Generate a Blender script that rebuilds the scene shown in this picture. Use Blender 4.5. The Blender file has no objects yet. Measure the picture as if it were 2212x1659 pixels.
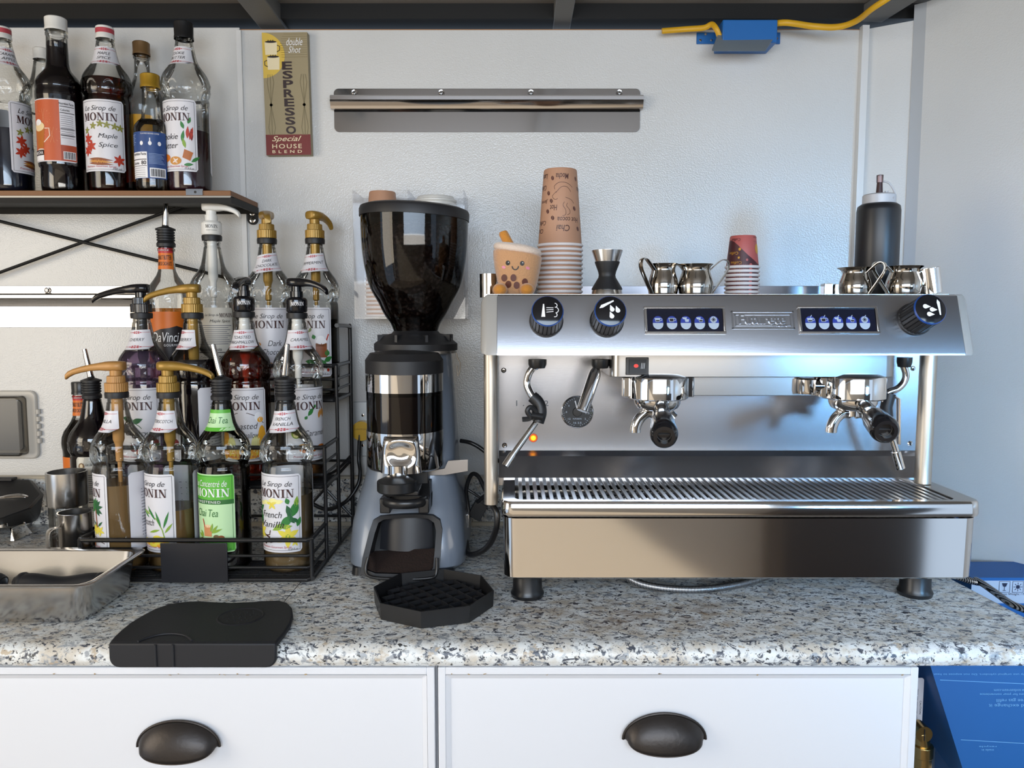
import bpy, bmesh, math, random
from mathutils import Vector, Matrix
random.seed(7)
PI = math.pi
sc = bpy.context.scene
COL = sc.collection

# ---------------------------------------------------------------- camera, world, light, exposure
W, H, F = 2212.0, 1659.0, 1660.0
CAM = Vector((0, 0, 1.355)); PITCH = math.radians(5.0)
cam_d = bpy.data.cameras.new('camera'); cam_d.sensor_width = 36; cam_d.lens = F / W * 36; cam_d.clip_start = 0.02
cam = bpy.data.objects.new('camera', cam_d); COL.objects.link(cam)
cam.location = CAM; cam.rotation_euler = (PI / 2 - PITCH, 0, 0); sc.camera = cam
sc.view_settings.view_transform = 'Standard'; sc.view_settings.look = 'None'
sc.view_settings.exposure = 0.16; sc.view_settings.gamma = 1.0; sc.view_settings.use_curve_mapping = False
sc.cycles.transparent_max_bounces = 40; sc.cycles.max_bounces = 10; sc.cycles.sample_clamp_indirect = 4.0
sc.cycles.caustics_reflective = False; sc.cycles.caustics_refractive = False
world = bpy.data.worlds.new('sky'); sc.world = world; world.use_nodes = True
wn = world.node_tree.nodes; wn['Background'].inputs[0].default_value = (0.62, 0.78, 1.0, 1); wn['Background'].inputs[1].default_value = 1.1

def area(name, loc, target, sx, sy, power, col):
    l = bpy.data.lights.new(name, 'AREA'); l.shape = 'RECTANGLE'; l.size = sx; l.size_y = sy; l.energy = power; l.color = col
    o = bpy.data.objects.new(name, l); COL.objects.link(o); o.location = loc
    o.rotation_euler = (Vector(target) - Vector(loc)).to_track_quat('-Z', 'Y').to_euler(); return o
# daylight through the doorway on the left end (warm) and through the serving hatch opposite (cool)
area('doorway_daylight', (-2.05, -0.10, 1.50), (0.1, 1.3, 1.25), 1.0, 1.3, 20, (1.0, .86, .66))
area('hatch_sky', (0.15, -0.90, 1.72), (0.35, 1.35, .72), 1.9, 0.42, 13.5, (.66, .81, 1.0)).data.spread = 2.2
area('hatch_ground_bounce', (0.10, -0.92, 1.42), (0.1, 1.67, 1.95), 1.9, 0.25, 7.5, (1.0, .93, .83)).data.spread = 2.4
area('added_blue_fill', (1.50, -0.85, 1.15), (1.02, 1.40, 0.80), 0.4, 0.8, 9.0, (.25, .58, 1.0)).data.spread = .75  # added narrow blue fill for the lower right wall; no door is built here
sun_d = bpy.data.lights.new('sun', 'SUN'); sun_d.energy = 7.0; sun_d.angle = .02; sun_d.color = (1.0, .90, .74)
sun = bpy.data.objects.new('sun', sun_d); COL.objects.link(sun); sun.rotation_euler = Vector((.80, -.27, -.46)).to_track_quat('-Z', 'Y').to_euler()

# ---------------------------------------------------------------- picture measurements -> places
cp, sp = math.cos(PITCH), math.sin(PITCH)
def ray(px, py):
    dx = (px - W / 2) / F; dy = -(py - H / 2) / F
    return Vector((dx, cp + dy * sp, -sp + dy * cp))
def onY(px, py, Y): d = ray(px, py); return CAM + d * (Y / d.y)
def onZ(px, py, Z): d = ray(px, py); return CAM + d * ((Z - CAM.z) / d.z)
def onP(px, py, p0, n): d = ray(px, py); return CAM + d * ((p0 - CAM).dot(n) / d.dot(n))
def zY(py, Y): return onY(1106, py, Y).z

# ---------------------------------------------------------------- materials
def lin(c):
    if isinstance(c, str):
        c = c.lstrip('#'); c = tuple(int(c[i:i + 2], 16) / 255 for i in (0, 2, 4))
        c = tuple(x / 12.92 if x <= .04045 else ((x + .055) / 1.055) ** 2.4 for x in c)
    return tuple(c[:3]) + (1,)
MATS = {}
def pm(name, col, rough=.5, metal=0., spec=.5, bump=None, coat=0., emit=None, alpha=None, sheen=0., aniso=0.):
    if name in MATS: return MATS[name]
    m = bpy.data.materials.new(name); m.use_nodes = True; b = m.node_tree.nodes['Principled BSDF']
    b.inputs['Base Color'].default_value = lin(col); b.inputs['Roughness'].default_value = rough
    b.inputs['Metallic'].default_value = metal; b.inputs['Specular IOR Level'].default_value = spec
    b.inputs['Coat Weight'].default_value = coat; b.inputs['Sheen Weight'].default_value = sheen
    if emit: b.inputs['Emission Color'].default_value = lin(emit[0]); b.inputs['Emission Strength'].default_value = emit[1]
    if bump:
        kind, scale, strength, dist = bump; nt = m.node_tree
        tc = nt.nodes.new('ShaderNodeTexCoord')
        if kind == 'voronoi': t = nt.nodes.new('ShaderNodeTexVoronoi'); t.inputs['Scale'].default_value = scale; out = t.outputs['Distance']
        else:
            t = nt.nodes.new('ShaderNodeTexNoise'); t.inputs['Scale'].default_value = scale; t.inputs['Detail'].default_value = 3; out = t.outputs['Fac']
        mp = nt.nodes.new('ShaderNodeMapping'); nt.links.new(tc.outputs['Object'], mp.inputs[0]); nt.links.new(mp.outputs[0], t.inputs['Vector'])
        if kind == 'brush': mp.inputs['Scale'].default_value = (.05, 1, 1)
        bp = nt.nodes.new('ShaderNodeBump'); bp.inputs['Strength'].default_value = strength; bp.inputs['Distance'].default_value = dist
        nt.links.new(out, bp.inputs['Height']); nt.links.new(bp.outputs[0], b.inputs['Normal'])
    MATS[name] = m; return m
def cm(hexc): return pm('print_' + hexc.lstrip('#'), hexc, .45)          # printed ink / plain paper colours

def thin(name, tint, edge, rough=.03, fac=1.0, milk=None):
    """thin clear wall: tinted see-through plus fresnel gloss; edge = tint at grazing angles (longer path in the glass)"""
    if name in MATS: return MATS[name]
    m = bpy.data.materials.new(name); m.use_nodes = True; nt = m.node_tree; nt.nodes.clear()
    o = nt.nodes.new('ShaderNodeOutputMaterial'); mx = nt.nodes.new('ShaderNodeMixShader')
    tr = nt.nodes.new('ShaderNodeBsdfTransparent'); gl = nt.nodes.new('ShaderNodeBsdfGlossy'); gl.inputs['Roughness'].default_value = rough
    fr = nt.nodes.new('ShaderNodeFresnel'); fr.inputs[0].default_value = 1.5
    lw = nt.nodes.new('ShaderNodeLayerWeight'); lw.inputs[0].default_value = .35
    cmx = nt.nodes.new('ShaderNodeMix'); cmx.data_type = 'RGBA'
    cmx.inputs[6].default_value = lin(tint); cmx.inputs[7].default_value = lin(edge)
    nt.links.new(lw.outputs['Facing'], cmx.inputs[0]); nt.links.new(cmx.outputs[2], tr.inputs[0])
    mt = nt.nodes.new('ShaderNodeMath'); mt.operation = 'MULTIPLY'; mt.inputs[1].default_value = fac
    nt.links.new(fr.outputs[0], mt.inputs[0]); nt.links.new(mt.outputs[0], mx.inputs[0])
    src = tr
    if milk:
        df = nt.nodes.new('ShaderNodeBsdfTranslucent'); df.inputs[0].default_value = lin(milk[0]); d2 = nt.nodes.new('ShaderNodeBsdfDiffuse'); d2.inputs[0].default_value = lin(milk[0])
        ad = nt.nodes.new('ShaderNodeMixShader'); ad.inputs[0].default_value = .5; nt.links.new(df.outputs[0], ad.inputs[1]); nt.links.new(d2.outputs[0], ad.inputs[2])
        m3 = nt.nodes.new('ShaderNodeMixShader'); m3.inputs[0].default_value = milk[1]; nt.links.new(tr.outputs[0], m3.inputs[1]); nt.links.new(ad.outputs[0], m3.inputs[2]); src = m3
    nt.links.new(src.outputs[0], mx.inputs[1]); nt.links.new(gl.outputs[0], mx.inputs[2]); nt.links.new(mx.outputs[0], o.inputs[0])
    MATS[name] = m; return m

STEEL = pm('brushed_steel', (.42, .42, .44), .24, 1, bump=('brush', 900, .04, .0004))
STEEL2 = pm('satin_steel', (.56, .55, .54), .22, 1)
POLISH = pm('polished_steel', (.62, .60, .58), .09, 1, bump=('noise', 5, .02, .003))
CHROME = pm('chrome', (.70, .69, .68), .05, 1)
DCHROME = pm('dark_chrome', (.32, .31, .30), .08, 1)
BLACKP = pm('black_plastic', (.012, .012, .013), .32)
BLACKM = pm('black_matte_plastic', (.010, .010, .0115), .5)
BLACKG = pm('black_gloss_plastic', (.008, .008, .010), .12)
RUBBER = pm('black_rubber', (.0085, .009, .012), .6, bump=('noise', 120, .1, .001))
WIRE = pm('black_wire_coat', (.012, .012, .013), .30)
GOLD = pm('gold_plastic', '#9c7a34', .34, .3)
TAN = pm('tan_gold_plastic', '#b5854a', .42, .1)
WHITEP = pm('white_plastic', '#e4e2dc', .35)
GLASS = thin('clear_glass', (.975, .98, .975), (.70, .73, .71), fac=.9)
PETG = thin('clear_plastic', (.93, .935, .93), (.60, .61, .60), .08)
SMOKE = thin('smoked_plastic', (.36, .29, .26), (.10, .085, .08), .04)

def wallmat(name, col):
    m = pm(name, col, .24, 0, .5); nt = m.node_tree; b = nt.nodes['Principled BSDF']
    tc = nt.nodes.new('ShaderNodeTexCoord'); v = nt.nodes.new('ShaderNodeTexVoronoi'); v.inputs['Scale'].default_value = 430
    v.feature = 'SMOOTH_F1'; n = nt.nodes.new('ShaderNodeTexNoise'); n.inputs['Scale'].default_value = 330; n.inputs['Detail'].default_value = 2
    n2 = nt.nodes.new('ShaderNodeTexNoise'); n2.inputs['Scale'].default_value = 2.2
    mx = nt.nodes.new('ShaderNodeMath'); mx.operation = 'ADD'
    for t in (v, n, n2): nt.links.new(tc.outputs['Object'], t.inputs['Vector'])
    nt.links.new(v.outputs['Distance'], mx.inputs[0]); nt.links.new(n.outputs['Fac'], mx.inputs[1])
    bp = nt.nodes.new('ShaderNodeBump'); bp.inputs['Strength'].default_value = .30; bp.inputs['Distance'].default_value = .0011; bp.invert = True
    nt.links.new(mx.outputs[0], bp.inputs['Height']); nt.links.new(bp.outputs[0], b.inputs['Normal'])
    cr = nt.nodes.new('ShaderNodeValToRGB'); c = lin(col)
    cr.color_ramp.elements[0].color = (c[0] * .9, c[1] * .9, c[2] * .89, 1); cr.color_ramp.elements[1].color = c
    cr.color_ramp.elements[0].position = .3; cr.color_ramp.elements[1].position = .6
    nt.links.new(n2.outputs['Fac'], cr.inputs[0]); nt.links.new(cr.outputs[0], b.inputs['Base Color'])
    return m
WALL = wallmat('pebbled_wall_panel', (.66, .655, .64))
TRIM = pm('white_vinyl_trim', (.70, .69, .67), .4)
CAB = pm('white_cabinet_paint', (.76, .77, .80), .35)
CEIL = pm('grey_ceiling_sheet', (.22, .195, .17), .62, 0, bump=('noise', 3, .25, .02))
DARKM = pm('dark_frame_metal', (.012, .0115, .011), .6, 0, .25)
BEAMM = pm('grey_beam_metal', (.13, .125, .115), .6, .1)
PLY = pm('cream_panelling', (.76, .69, .60), .55)
BROWN = pm('brown_board', '#7d5431', .55, bump=('brush', 60, .1, .001))
GREYC = pm('grey_cast_paint', (.20, .235, .29), .34, .15, coat=.3)

def granite():
    m = bpy.data.materials.new('speckled_laminate'); m.use_nodes = True; nt = m.node_tree; b = nt.nodes['Principled BSDF']
    b.inputs['Roughness'].default_value = .36
    tc = nt.nodes.new('ShaderNodeTexCoord')
    def noise(s, d, rgh=.6, off=0, dist=0.):
        n = nt.nodes.new('ShaderNodeTexNoise'); n.inputs['Scale'].default_value = s; n.inputs['Detail'].default_value = d
        n.inputs['Roughness'].default_value = rgh; n.inputs['Distortion'].default_value = dist
        mp = nt.nodes.new('ShaderNodeMapping'); mp.inputs['Location'].default_value = (off, off * 1.7, 0); mp.inputs['Rotation'].default_value = (0, 0, .5); mp.inputs['Scale'].default_value = (1, 1.35, 1.2)
        nt.links.new(tc.outputs['Object'], mp.inputs[0]); nt.links.new(mp.outputs[0], n.inputs['Vector']); return n.outputs['Fac']
    def ramp(src, p0, p1, c0=(0, 0, 0, 1), c1=(1, 1, 1, 1)):
        r = nt.nodes.new('ShaderNodeValToRGB'); r.color_ramp.elements[0].position = p0; r.color_ramp.elements[1].position = p1
        r.color_ramp.elements[0].color = c0; r.color_ramp.elements[1].color = c1; nt.links.new(src, r.inputs[0]); return r.outputs[0]
    def mix(f, a, bb):
        x = nt.nodes.new('ShaderNodeMix'); x.data_type = 'RGBA'; nt.links.new(f, x.inputs[0])
        for s, v in ((6, a), (7, bb)):
            if isinstance(v, tuple): x.inputs[s].default_value = lin(v)
            else: nt.links.new(v, x.inputs[s])
        return x.outputs[2]
    base = ramp(noise(30, 4), .38, .58, (.60, .55, .47, 1), (.77, .79, .78, 1))
    c = mix(ramp(noise(52, 5, .68, 3, .5), .53, .60), base, (.34, .36, .38))
    c = mix(ramp(noise(52, 4, .6, 7), .60, .66), c, (.50, .42, .32))
    c = mix(ramp(noise(80, 5, .66, 11, .8), .555, .60), c, (.06, .068, .09))
    c = mix(ramp(noise(160, 3, .6, 17), .61, .64), c, (.05, .05, .05))
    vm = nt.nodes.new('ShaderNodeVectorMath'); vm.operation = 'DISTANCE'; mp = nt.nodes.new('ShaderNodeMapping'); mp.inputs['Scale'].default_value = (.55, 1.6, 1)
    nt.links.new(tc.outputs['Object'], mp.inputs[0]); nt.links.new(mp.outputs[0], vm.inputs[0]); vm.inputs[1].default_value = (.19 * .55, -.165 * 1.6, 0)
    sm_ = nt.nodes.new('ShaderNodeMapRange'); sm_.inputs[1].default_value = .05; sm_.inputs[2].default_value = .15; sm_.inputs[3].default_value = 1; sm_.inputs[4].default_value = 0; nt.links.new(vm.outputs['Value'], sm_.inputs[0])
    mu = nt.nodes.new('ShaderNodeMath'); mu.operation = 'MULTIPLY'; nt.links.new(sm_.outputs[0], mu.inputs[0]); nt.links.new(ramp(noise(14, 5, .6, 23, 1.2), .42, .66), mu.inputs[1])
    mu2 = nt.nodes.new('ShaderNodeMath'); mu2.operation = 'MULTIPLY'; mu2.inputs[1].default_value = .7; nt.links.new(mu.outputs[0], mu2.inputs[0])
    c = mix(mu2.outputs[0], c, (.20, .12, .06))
    nt.links.new(c, b.inputs['Base Color']); return m
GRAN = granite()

# ---------------------------------------------------------------- mesh building
class MB:
    def __init__(s): s.v = []; s.f = []; s.m = []; s.mats = []
    def mi(s, mat):
        if mat not in s.mats: s.mats.append(mat)
        return s.mats.index(mat)
    def add(s, vs, fs, mat, M=None):
        k = len(s.v); i = s.mi(mat)
        s.v += [tuple(M @ Vector(p)) if M else tuple(p) for p in vs]
        s.f += [tuple(k + a for a in f) for f in fs]; s.m += [i] * len(fs); return s
    def bx(s, x0, x1, y0, y1, z0, z1, mat, M=None):
        v = [(x, y, z) for z in (z0, z1) for y in (y0, y1) for x in (x0, x1)]
        return s.add(v, [(0, 2, 3, 1), (4, 5, 7, 6), (0, 1, 5, 4), (2, 6, 7, 3), (0, 4, 6, 2), (1, 3, 7, 5)], mat, M)
    def lathe(s, prof, mat, M=None, n=48, fn=None):
        vs = []; fs = []; idx = []
        for (r, z) in prof:
            if r < 1e-6: idx.append([len(vs)]); vs.append((0, 0, z))
            else:
                row = []
                for k in range(n):
                    a = 2 * PI * k / n; rr = r + (fn(a, z) if fn else 0); row.append(len(vs)); vs.append((rr * math.cos(a), rr * math.sin(a), z))
                idx.append(row)
        for a, b in zip(idx, idx[1:]):
            for k in range(n):
                k2 = (k + 1) % n
                if len(a) == 1 and len(b) > 1: fs.append((a[0], b[k2], b[k]))
                elif len(b) == 1 and len(a) > 1: fs.append((a[k], a[k2], b[0]))
                elif len(a) > 1: fs.append((a[k], a[k2], b[k2], b[k]))
        return s.add(vs, fs, mat, M)
    def cyl(s, p, q, r, mat, n=24, r2=None):
        p = Vector(p); q = Vector(q); d = q - p; L = d.length; r2 = r if r2 is None else r2
        M = Matrix.Translation(p) @ d.to_track_quat('Z', 'Y').to_matrix().to_4x4()
        return s.lathe([(0, 0), (r, 0), (r2, L), (0, L)], mat, M, n)
    def tube(s, pts, r, mat, n=10, closed=False, flat=1.0):
        P = [Vector(p) for p in pts]; m = len(P); rs = r if isinstance(r, (list, tuple)) else [r] * m
        T = []
        for i in range(m):
            a = P[(i - 1) % m] if closed or i > 0 else P[i]; b = P[(i + 1) % m] if closed or i < m - 1 else P[i]
            T.append((b - a).normalized())
        up = Vector((0, 0, 1)) if abs(T[0].z) < .9 else Vector((1, 0, 0)); N = (up - T[0] * up.dot(T[0])).normalized(); vs = []; fs = []
        for i in range(m):
            N = (N - T[i] * N.dot(T[i])).normalized(); B = T[i].cross(N)
            for k in range(n):
                a = 2 * PI * k / n; vs.append(P[i] + (N * math.cos(a) * flat + B * math.sin(a)) * rs[i])
        for i in range(m if closed else m - 1):
            j = (i + 1) % m
            for k in range(n): fs.append((i * n + k, i * n + (k + 1) % n, j * n + (k + 1) % n, j * n + k))
        if not closed: fs.append(tuple(range(n - 1, -1, -1))); fs.append(tuple((m - 1) * n + k for k in range(n)))
        return s.add(vs, fs, mat)
    def prism(s, poly, z0, z1, mat, M=None):
        n = len(poly); vs = [(x, y, z0) for x, y in poly] + [(x, y, z1) for x, y in poly]
        fs = [tuple(range(n - 1, -1, -1)), tuple(range(n, 2 * n))] + [(k, (k + 1) % n, n + (k + 1) % n, n + k) for k in range(n)]
        return s.add(vs, fs, mat, M)
    def loft(s, rings, mat, cap=True, M=None):
        n = len(rings[0]); vs = [p for r in rings for p in r]; fs = []
        for i in range(len(rings) - 1):
            for k in range(n): fs.append((i * n + k, i * n + (k + 1) % n, (i + 1) * n + (k + 1) % n, (i + 1) * n + k))
        if cap: fs.append(tuple(range(n - 1, -1, -1))); fs.append(tuple((len(rings) - 1) * n + k for k in range(n)))
        return s.add(vs, fs, mat, M)
    def ball(s, c, r, mat, n=24, M=None):
        r = r if isinstance(r, (tuple, list)) else (r, r, r)
        Mx = (M or Matrix()) @ Matrix.Translation(c) @ Matrix.Diagonal((*r, 1))
        k = n // 2
        return s.lathe([(math.sin(PI * i / k), -math.cos(PI * i / k)) if 0 < i < k else (0, -1 if i == 0 else 1) for i in range(k + 1)], mat, Mx, n)
    def build(s, name, parent=None, origin=None, bevel=0, seg=2, ang=38, recalc=True, sub=0):
        org = Vector(origin) if origin is not None else (parent_org(parent) if parent else Vector((0, 0, 0)))
        me = bpy.data.meshes.new(name); me.from_pydata([tuple(Vector(p) - org) for p in s.v], [], s.f)
        for m in s.mats: me.materials.append(m)
        me.polygons.foreach_set('material_index', s.m)
        if recalc:
            bm = bmesh.new(); bm.from_mesh(me); bmesh.ops.recalc_face_normals(bm, faces=bm.faces); bm.to_mesh(me); bm.free()
        me.polygons.foreach_set('use_smooth', [True] * len(me.polygons)); me.set_sharp_from_angle(angle=math.radians(ang)); me.update()
        o = bpy.data.objects.new(name, me); COL.objects.link(o)
        if parent: o.parent = parent
        if parent is None and origin is not None: o.location = org
        if parent is not None and parent.type == 'MESH': pass
        if bevel:
            b = o.modifiers.new('bevel', 'BEVEL'); b.width = bevel; b.segments = seg; b.limit_method = 'ANGLE'; b.angle_limit = math.radians(35); b.harden_normals = False
        if sub: u = o.modifiers.new('sub', 'SUBSURF'); u.levels = sub; u.render_levels = sub
        return o
def parent_org(p):
    o = Vector((0, 0, 0))
    while p is not None: o += Vector(p.location); p = p.parent
    return o
def tag(o, label=None, cat=None, group=None, kind=None):
    if label: o['label'] = label
    if cat: o['category'] = cat
    if group: o['group'] = group
    if kind: o['kind'] = kind
    return o
def thing(name, loc, label, cat, group=None):
    o = bpy.data.objects.new(name, None); COL.objects.link(o); o.location = loc; o.empty_display_size = .02
    return tag(o, label, cat, group)
def kids(o): return [c for c in bpy.data.objects if c.parent is o]
def copy_tree(o, parent=None, only=None):
    c = o.copy(); COL.objects.link(c)
    if parent: c.parent = parent
    for ch in kids(o): copy_tree(ch, c)
    return c
def rrect(x0, x1, y0, y1, r, n=6):
    out = []
    for cx, cy, a0 in ((x1 - r, y1 - r, 0), (x0 + r, y1 - r, PI / 2), (x0 + r, y0 + r, PI), (x1 - r, y0 + r, 3 * PI / 2)):
        for k in range(n + 1): a = a0 + PI / 2 * k / n; out.append((cx + r * math.cos(a), cy + r * math.sin(a)))
    return out
def catmull(P, k=8, closed=False):
    P = [Vector(p) for p in P]; out = []; n = len(P)
    for i in range(n if closed else n - 1):
        g = lambda j: P[j % n] if closed else P[min(max(j, 0), n - 1)]
        a, b, c, d = g(i - 1), g(i), g(i + 1), g(i + 2)
        for q in range(k):
            t = q / k; out.append(.5 * ((2 * b) + (c - a) * t + (2 * a - 5 * b + 4 * c - d) * t * t + (3 * b - 3 * c + d - a) * t ** 3))
    if not closed: out.append(P[-1])
    return out
# plane XZ (facing the camera) as a local frame: x right, y up, z towards the camera
def frameXZ(X, Y, Z): return Matrix(((1, 0, 0, X), (0, 0, -1, Y), (0, 1, 0, Z), (0, 0, 0, 1)))

# ---------------------------------------------------------------- lettering
_tc = {}
def text2d(s, size=1., shear=0., off=0., res=3, spacing=1.):
    key = (s, shear, off, res, spacing)
    if key not in _tc:
        cu = bpy.data.curves.new('t', 'FONT'); cu.body = s; cu.size = 1; cu.shear = shear; cu.offset = off; cu.resolution_u = res; cu.space_character = spacing
        ob = bpy.data.objects.new('t', cu); COL.objects.link(ob); dg = bpy.context.evaluated_depsgraph_get()
        me = bpy.data.meshes.new_from_object(ob.evaluated_get(dg)); vs = [(v.co.x, v.co.y) for v in me.vertices]; fs = [tuple(p.vertices) for p in me.polygons]
        bpy.data.objects.remove(ob); bpy.data.curves.remove(cu); bpy.data.meshes.remove(me); _tc[key] = (vs, fs)
    vs, fs = _tc[key]; return [(x * size, y * size) for x, y in vs], fs
def put_text(mb, s, cx, cy, width, mat, fn, height=None, shear=0., off=0., align='c', spacing=1., flip=False):
    """lettering centred at (cx, cy), scaled to a width; fn maps (u, v) onto the surface"""
    vs, fs = text2d(s, 1, shear, off, 3, spacing)
    if not vs: return
    xs = [v[0] for v in vs]; ys = [v[1] for v in vs]; x0, x1, y0, y1 = min(xs), max(xs), min(ys), max(ys)
    kx = width / (x1 - x0); ky = kx if height is None else height / (y1 - y0)
    mx = (x0 + x1) / 2 if align == 'c' else x0; my = (y0 + y1) / 2; sg = -1 if flip else 1
    mb.add([fn(cx + sg * (x - mx) * kx, cy + sg * (y - my) * ky) for x, y in vs], fs, mat)
def serif_word(mb, word, cx, cy, width, height, mat, fn):
    """bold display serif capitals drawn as shapes"""
    wd = {'M': 1.05, 'O': .95, 'N': .95, 'I': .50}; gap = .07
    tot = sum(wd[c] for c in word) + gap * (len(word) - 1); k = width / tot; x = cx - width / 2; y = cy - height / 2; hh = height
    def poly(pts, X): mb.add([fn(X + a * k, y + b * hh) for a, b in pts], [tuple(range(len(pts)))], mat)
    for ch in word:
        def R(a0, a1, b0, b1): poly([(a0, b0), (a1, b0), (a1, b1), (a0, b1)], x)
        if ch == 'I': R(.14, .36, 0, 1); R(.03, .47, 0, .07); R(.03, .47, .93, 1)
        if ch == 'N':
            R(.12, .19, 0, 1); R(0, .32, 0, .06); R(.76, .83, 0, 1); R(.64, .95, .94, 1); R(0, .2, .94, 1)
            poly([(.05, 1), (.31, 1), (.83, 0), (.76, 0), (.66, 0)], x)
        if ch == 'M':
            R(.12, .18, 0, 1); R(0, .30, 0, .06); R(.74, .94, 0, 1); R(.64, 1.05, 0, .06); R(.74, 1.03, .94, 1); R(0, .2, .94, 1)
            poly([(.08, 1), (.32, 1), (.54, .22), (.47, 0), (.43, 0)], x); poly([(.47, 0), (.43, .06), (.74, 1), (.80, 1)], x)
        if ch == 'O':
            n = 28; vs = []; fs = []
            for q in range(n):
                a = 2 * PI * q / n; vs.append(fn(x + (.475 + .475 * math.cos(a)) * k, y + (.5 + .53 * math.sin(a)) * hh)); vs.append(fn(x + (.475 + .255 * math.cos(a)) * k, y + (.5 + .46 * math.sin(a)) * hh))
            for q in range(n): r = (q + 1) % n; fs.append((2 * q, 2 * r, 2 * r + 1, 2 * q + 1))
            mb.add(vs, fs, mat)
        x += (wd[ch] + gap) * k
def fill(mb, fn, pts, mat):
    """flat figure laid on a curved surface: cut small enough to follow the curve"""
    xs = [p[0] for p in pts]; ys = [p[1] for p in pts]
    if max(xs) - min(xs) < 7: mb.add([fn(a, b) for a, b in pts], [tuple(range(len(pts)))], mat); return
    bm = bmesh.new(); bm.faces.new([bm.verts.new((a, b, 0)) for a, b in pts]); bmesh.ops.triangulate(bm, faces=bm.faces[:])
    for _ in range(6):
        es = [e for e in bm.edges if abs(e.verts[0].co.x - e.verts[1].co.x) > 6]
        if not es: break
        bmesh.ops.subdivide_edges(bm, edges=es, cuts=1); bmesh.ops.triangulate(bm, faces=[f for f in bm.faces if len(f.verts) > 3])
    bm.verts.index_update(); mb.add([fn(v.co.x, v.co.y) for v in bm.verts], [tuple(v.index for v in f.verts) for f in bm.faces], mat); bm.free()
def ell(mb, fn, cx, cy, rx, ry, mat, rot=0, n=18):
    c, s_ = math.cos(rot), math.sin(rot)
    fill(mb, fn, [(cx + rx * math.cos(a) * c - ry * math.sin(a) * s_, cy + rx * math.cos(a) * s_ + ry * math.sin(a) * c) for a in [2 * PI * k / n for k in range(n)]], mat)
def leaf(mb, fn, x, y, L, w, rot, mat):
    n = 7; pts = []
    for k in range(n + 1): t = k / n; pts.append((t * L, w * math.sin(PI * t) * (1.25 - .5 * t)))
    for k in range(n - 1, 0, -1): t = k / n; pts.append((t * L, -w * math.sin(PI * t) * (1.25 - .5 * t)))
    c, s_ = math.cos(rot), math.sin(rot)
    fill(mb, fn, [(x + a * c - b * s_, y + a * s_ + b * c) for a, b in pts], mat)
def stroke(mb, fn, pts, w, mat):
    P = [Vector((a, b)) for a, b in pts]; vs = []; fs = []
    for i, p in enumerate(P):
        t = (P[min(i + 1, len(P) - 1)] - P[max(i - 1, 0)]).normalized(); n = Vector((-t.y, t.x)) * w / 2
        vs += [fn(*(p + n)), fn(*(p - n))]
    for i in range(len(P) - 1): fs.append((2 * i, 2 * i + 1, 2 * i + 3, 2 * i + 2))
    mb.add(vs, fs, mat)
def rect(mb, fn, x0, x1, y0, y1, mat, nx=1):
    vs = []; fs = []
    for i in range(nx + 1): x = x0 + (x1 - x0) * i / nx; vs += [fn(x, y0), fn(x, y1)]
    for i in range(nx): fs.append((2 * i, 2 * i + 2, 2 * i + 3, 2 * i + 1))
    mb.add(vs, fs, mat)
def poly(mb, fn, pts, mat): fill(mb, fn, pts, mat)
# ================================================================ THE SETTING
ZC = .90                                                              # worktop height
YB = 1.67; ZT = zY(65, YB)
def struct(o): o['kind'] = 'structure'; return o
xs = onY(528, 400, YB).x; xe = onY(1857, 345, YB).x
m = MB(); m.bx(-2.3, xs, YB - .003, YB + .05, 0, zY(61, YB), WALL); struct(m.build('wall_back'))
m = MB(); m.bx(xs + .001, xe, YB, YB + .05, 0, ZT, WALL); m.bx(xs + .001, xe, YB + .001, YB + .049, ZT, ZT + .002, pm('raw_ply_edge', '#a8784c', .7)); struct(m.build('wall_middle'))
m = MB(); m.bx(xs - .006, xs + .004, YB - .006, YB - .001, .86, ZT - .002, TRIM); struct(m.build('trim_1'))
P0 = Vector((xe, YB)); P1 = Vector((.826, 1.615)); D2 = Vector((.634, -1)).normalized(); P2 = P1 + D2 * 2.3
def wallseg(name, a, b, z0, z1, mat, th=.04, push=0.):
    d = (b - a).normalized(); n = Vector((d.y, -d.x)) * -1
    if n.dot(Vector((0, 1))) < 0: n = -n
    q = [a - n * push, b - n * push, b + n * th, a + n * th]; mm = MB()
    mm.prism([tuple(p) for p in q], z0, z1, mat); return struct(mm.build(name))
wallseg('wall_corner', P0, P1, 0, zY(52, 1.64), WALL)
wallseg('wall_right', P1, P2, 0, 1.985, WALL)
m = MB(); m.bx(xe - .011, xe + .003, YB - .016, YB - .0005, 0, zY(60, YB), TRIM); struct(m.build('trim_2'))
m = MB(); m.prism([(P1.x - .010, P1.y + .004), (P1.x + .002, P1.y - .006), (P1.x + .008, P1.y - .012), (P1.x + .012, P1.y + .01), (P1.x - .002, P1.y + .014)], 0, 1.985, pm('grey_seam', (.40, .41, .42), .5)); struct(m.build('trim_3'))
# roof: dark angle above the wall, grey sheet, frame members
m = MB(); m.bx(-2.3, 2.3, YB - .02, YB + .30, ZT + .016, 2.3, DARKM); m.bx(-2.3, 2.3, YB - .03, YB + .2, 2.012, 2.05, DARKM); struct(m.build('trim_4'))
m = MB(); m.bx(-2.3, 2.3, -1.0, YB + .3, 2.0, 2.03, CEIL); struct(m.build('ceiling'))
def beam(name, a, b, w, h, z, mat):
    a = Vector(a); b = Vector(b); d = (b - a).normalized(); n = Vector((-d.y, d.x)) * w / 2
    mm = MB(); mm.prism([tuple(a - n), tuple(b - n), tuple(b + n), tuple(a + n)], z - h, z, mat); return struct(mm.build(name, bevel=.002))
zb = 1.999
a = onZ(548, 15, zb - .03); b = onZ(585, 64, zb - .03); d = (b - a); e = a - d * 6
beam('trim_5', (b.x + .01, b.y + .03), (e.x, e.y), .055, .035, zb, BEAMM)
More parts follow.
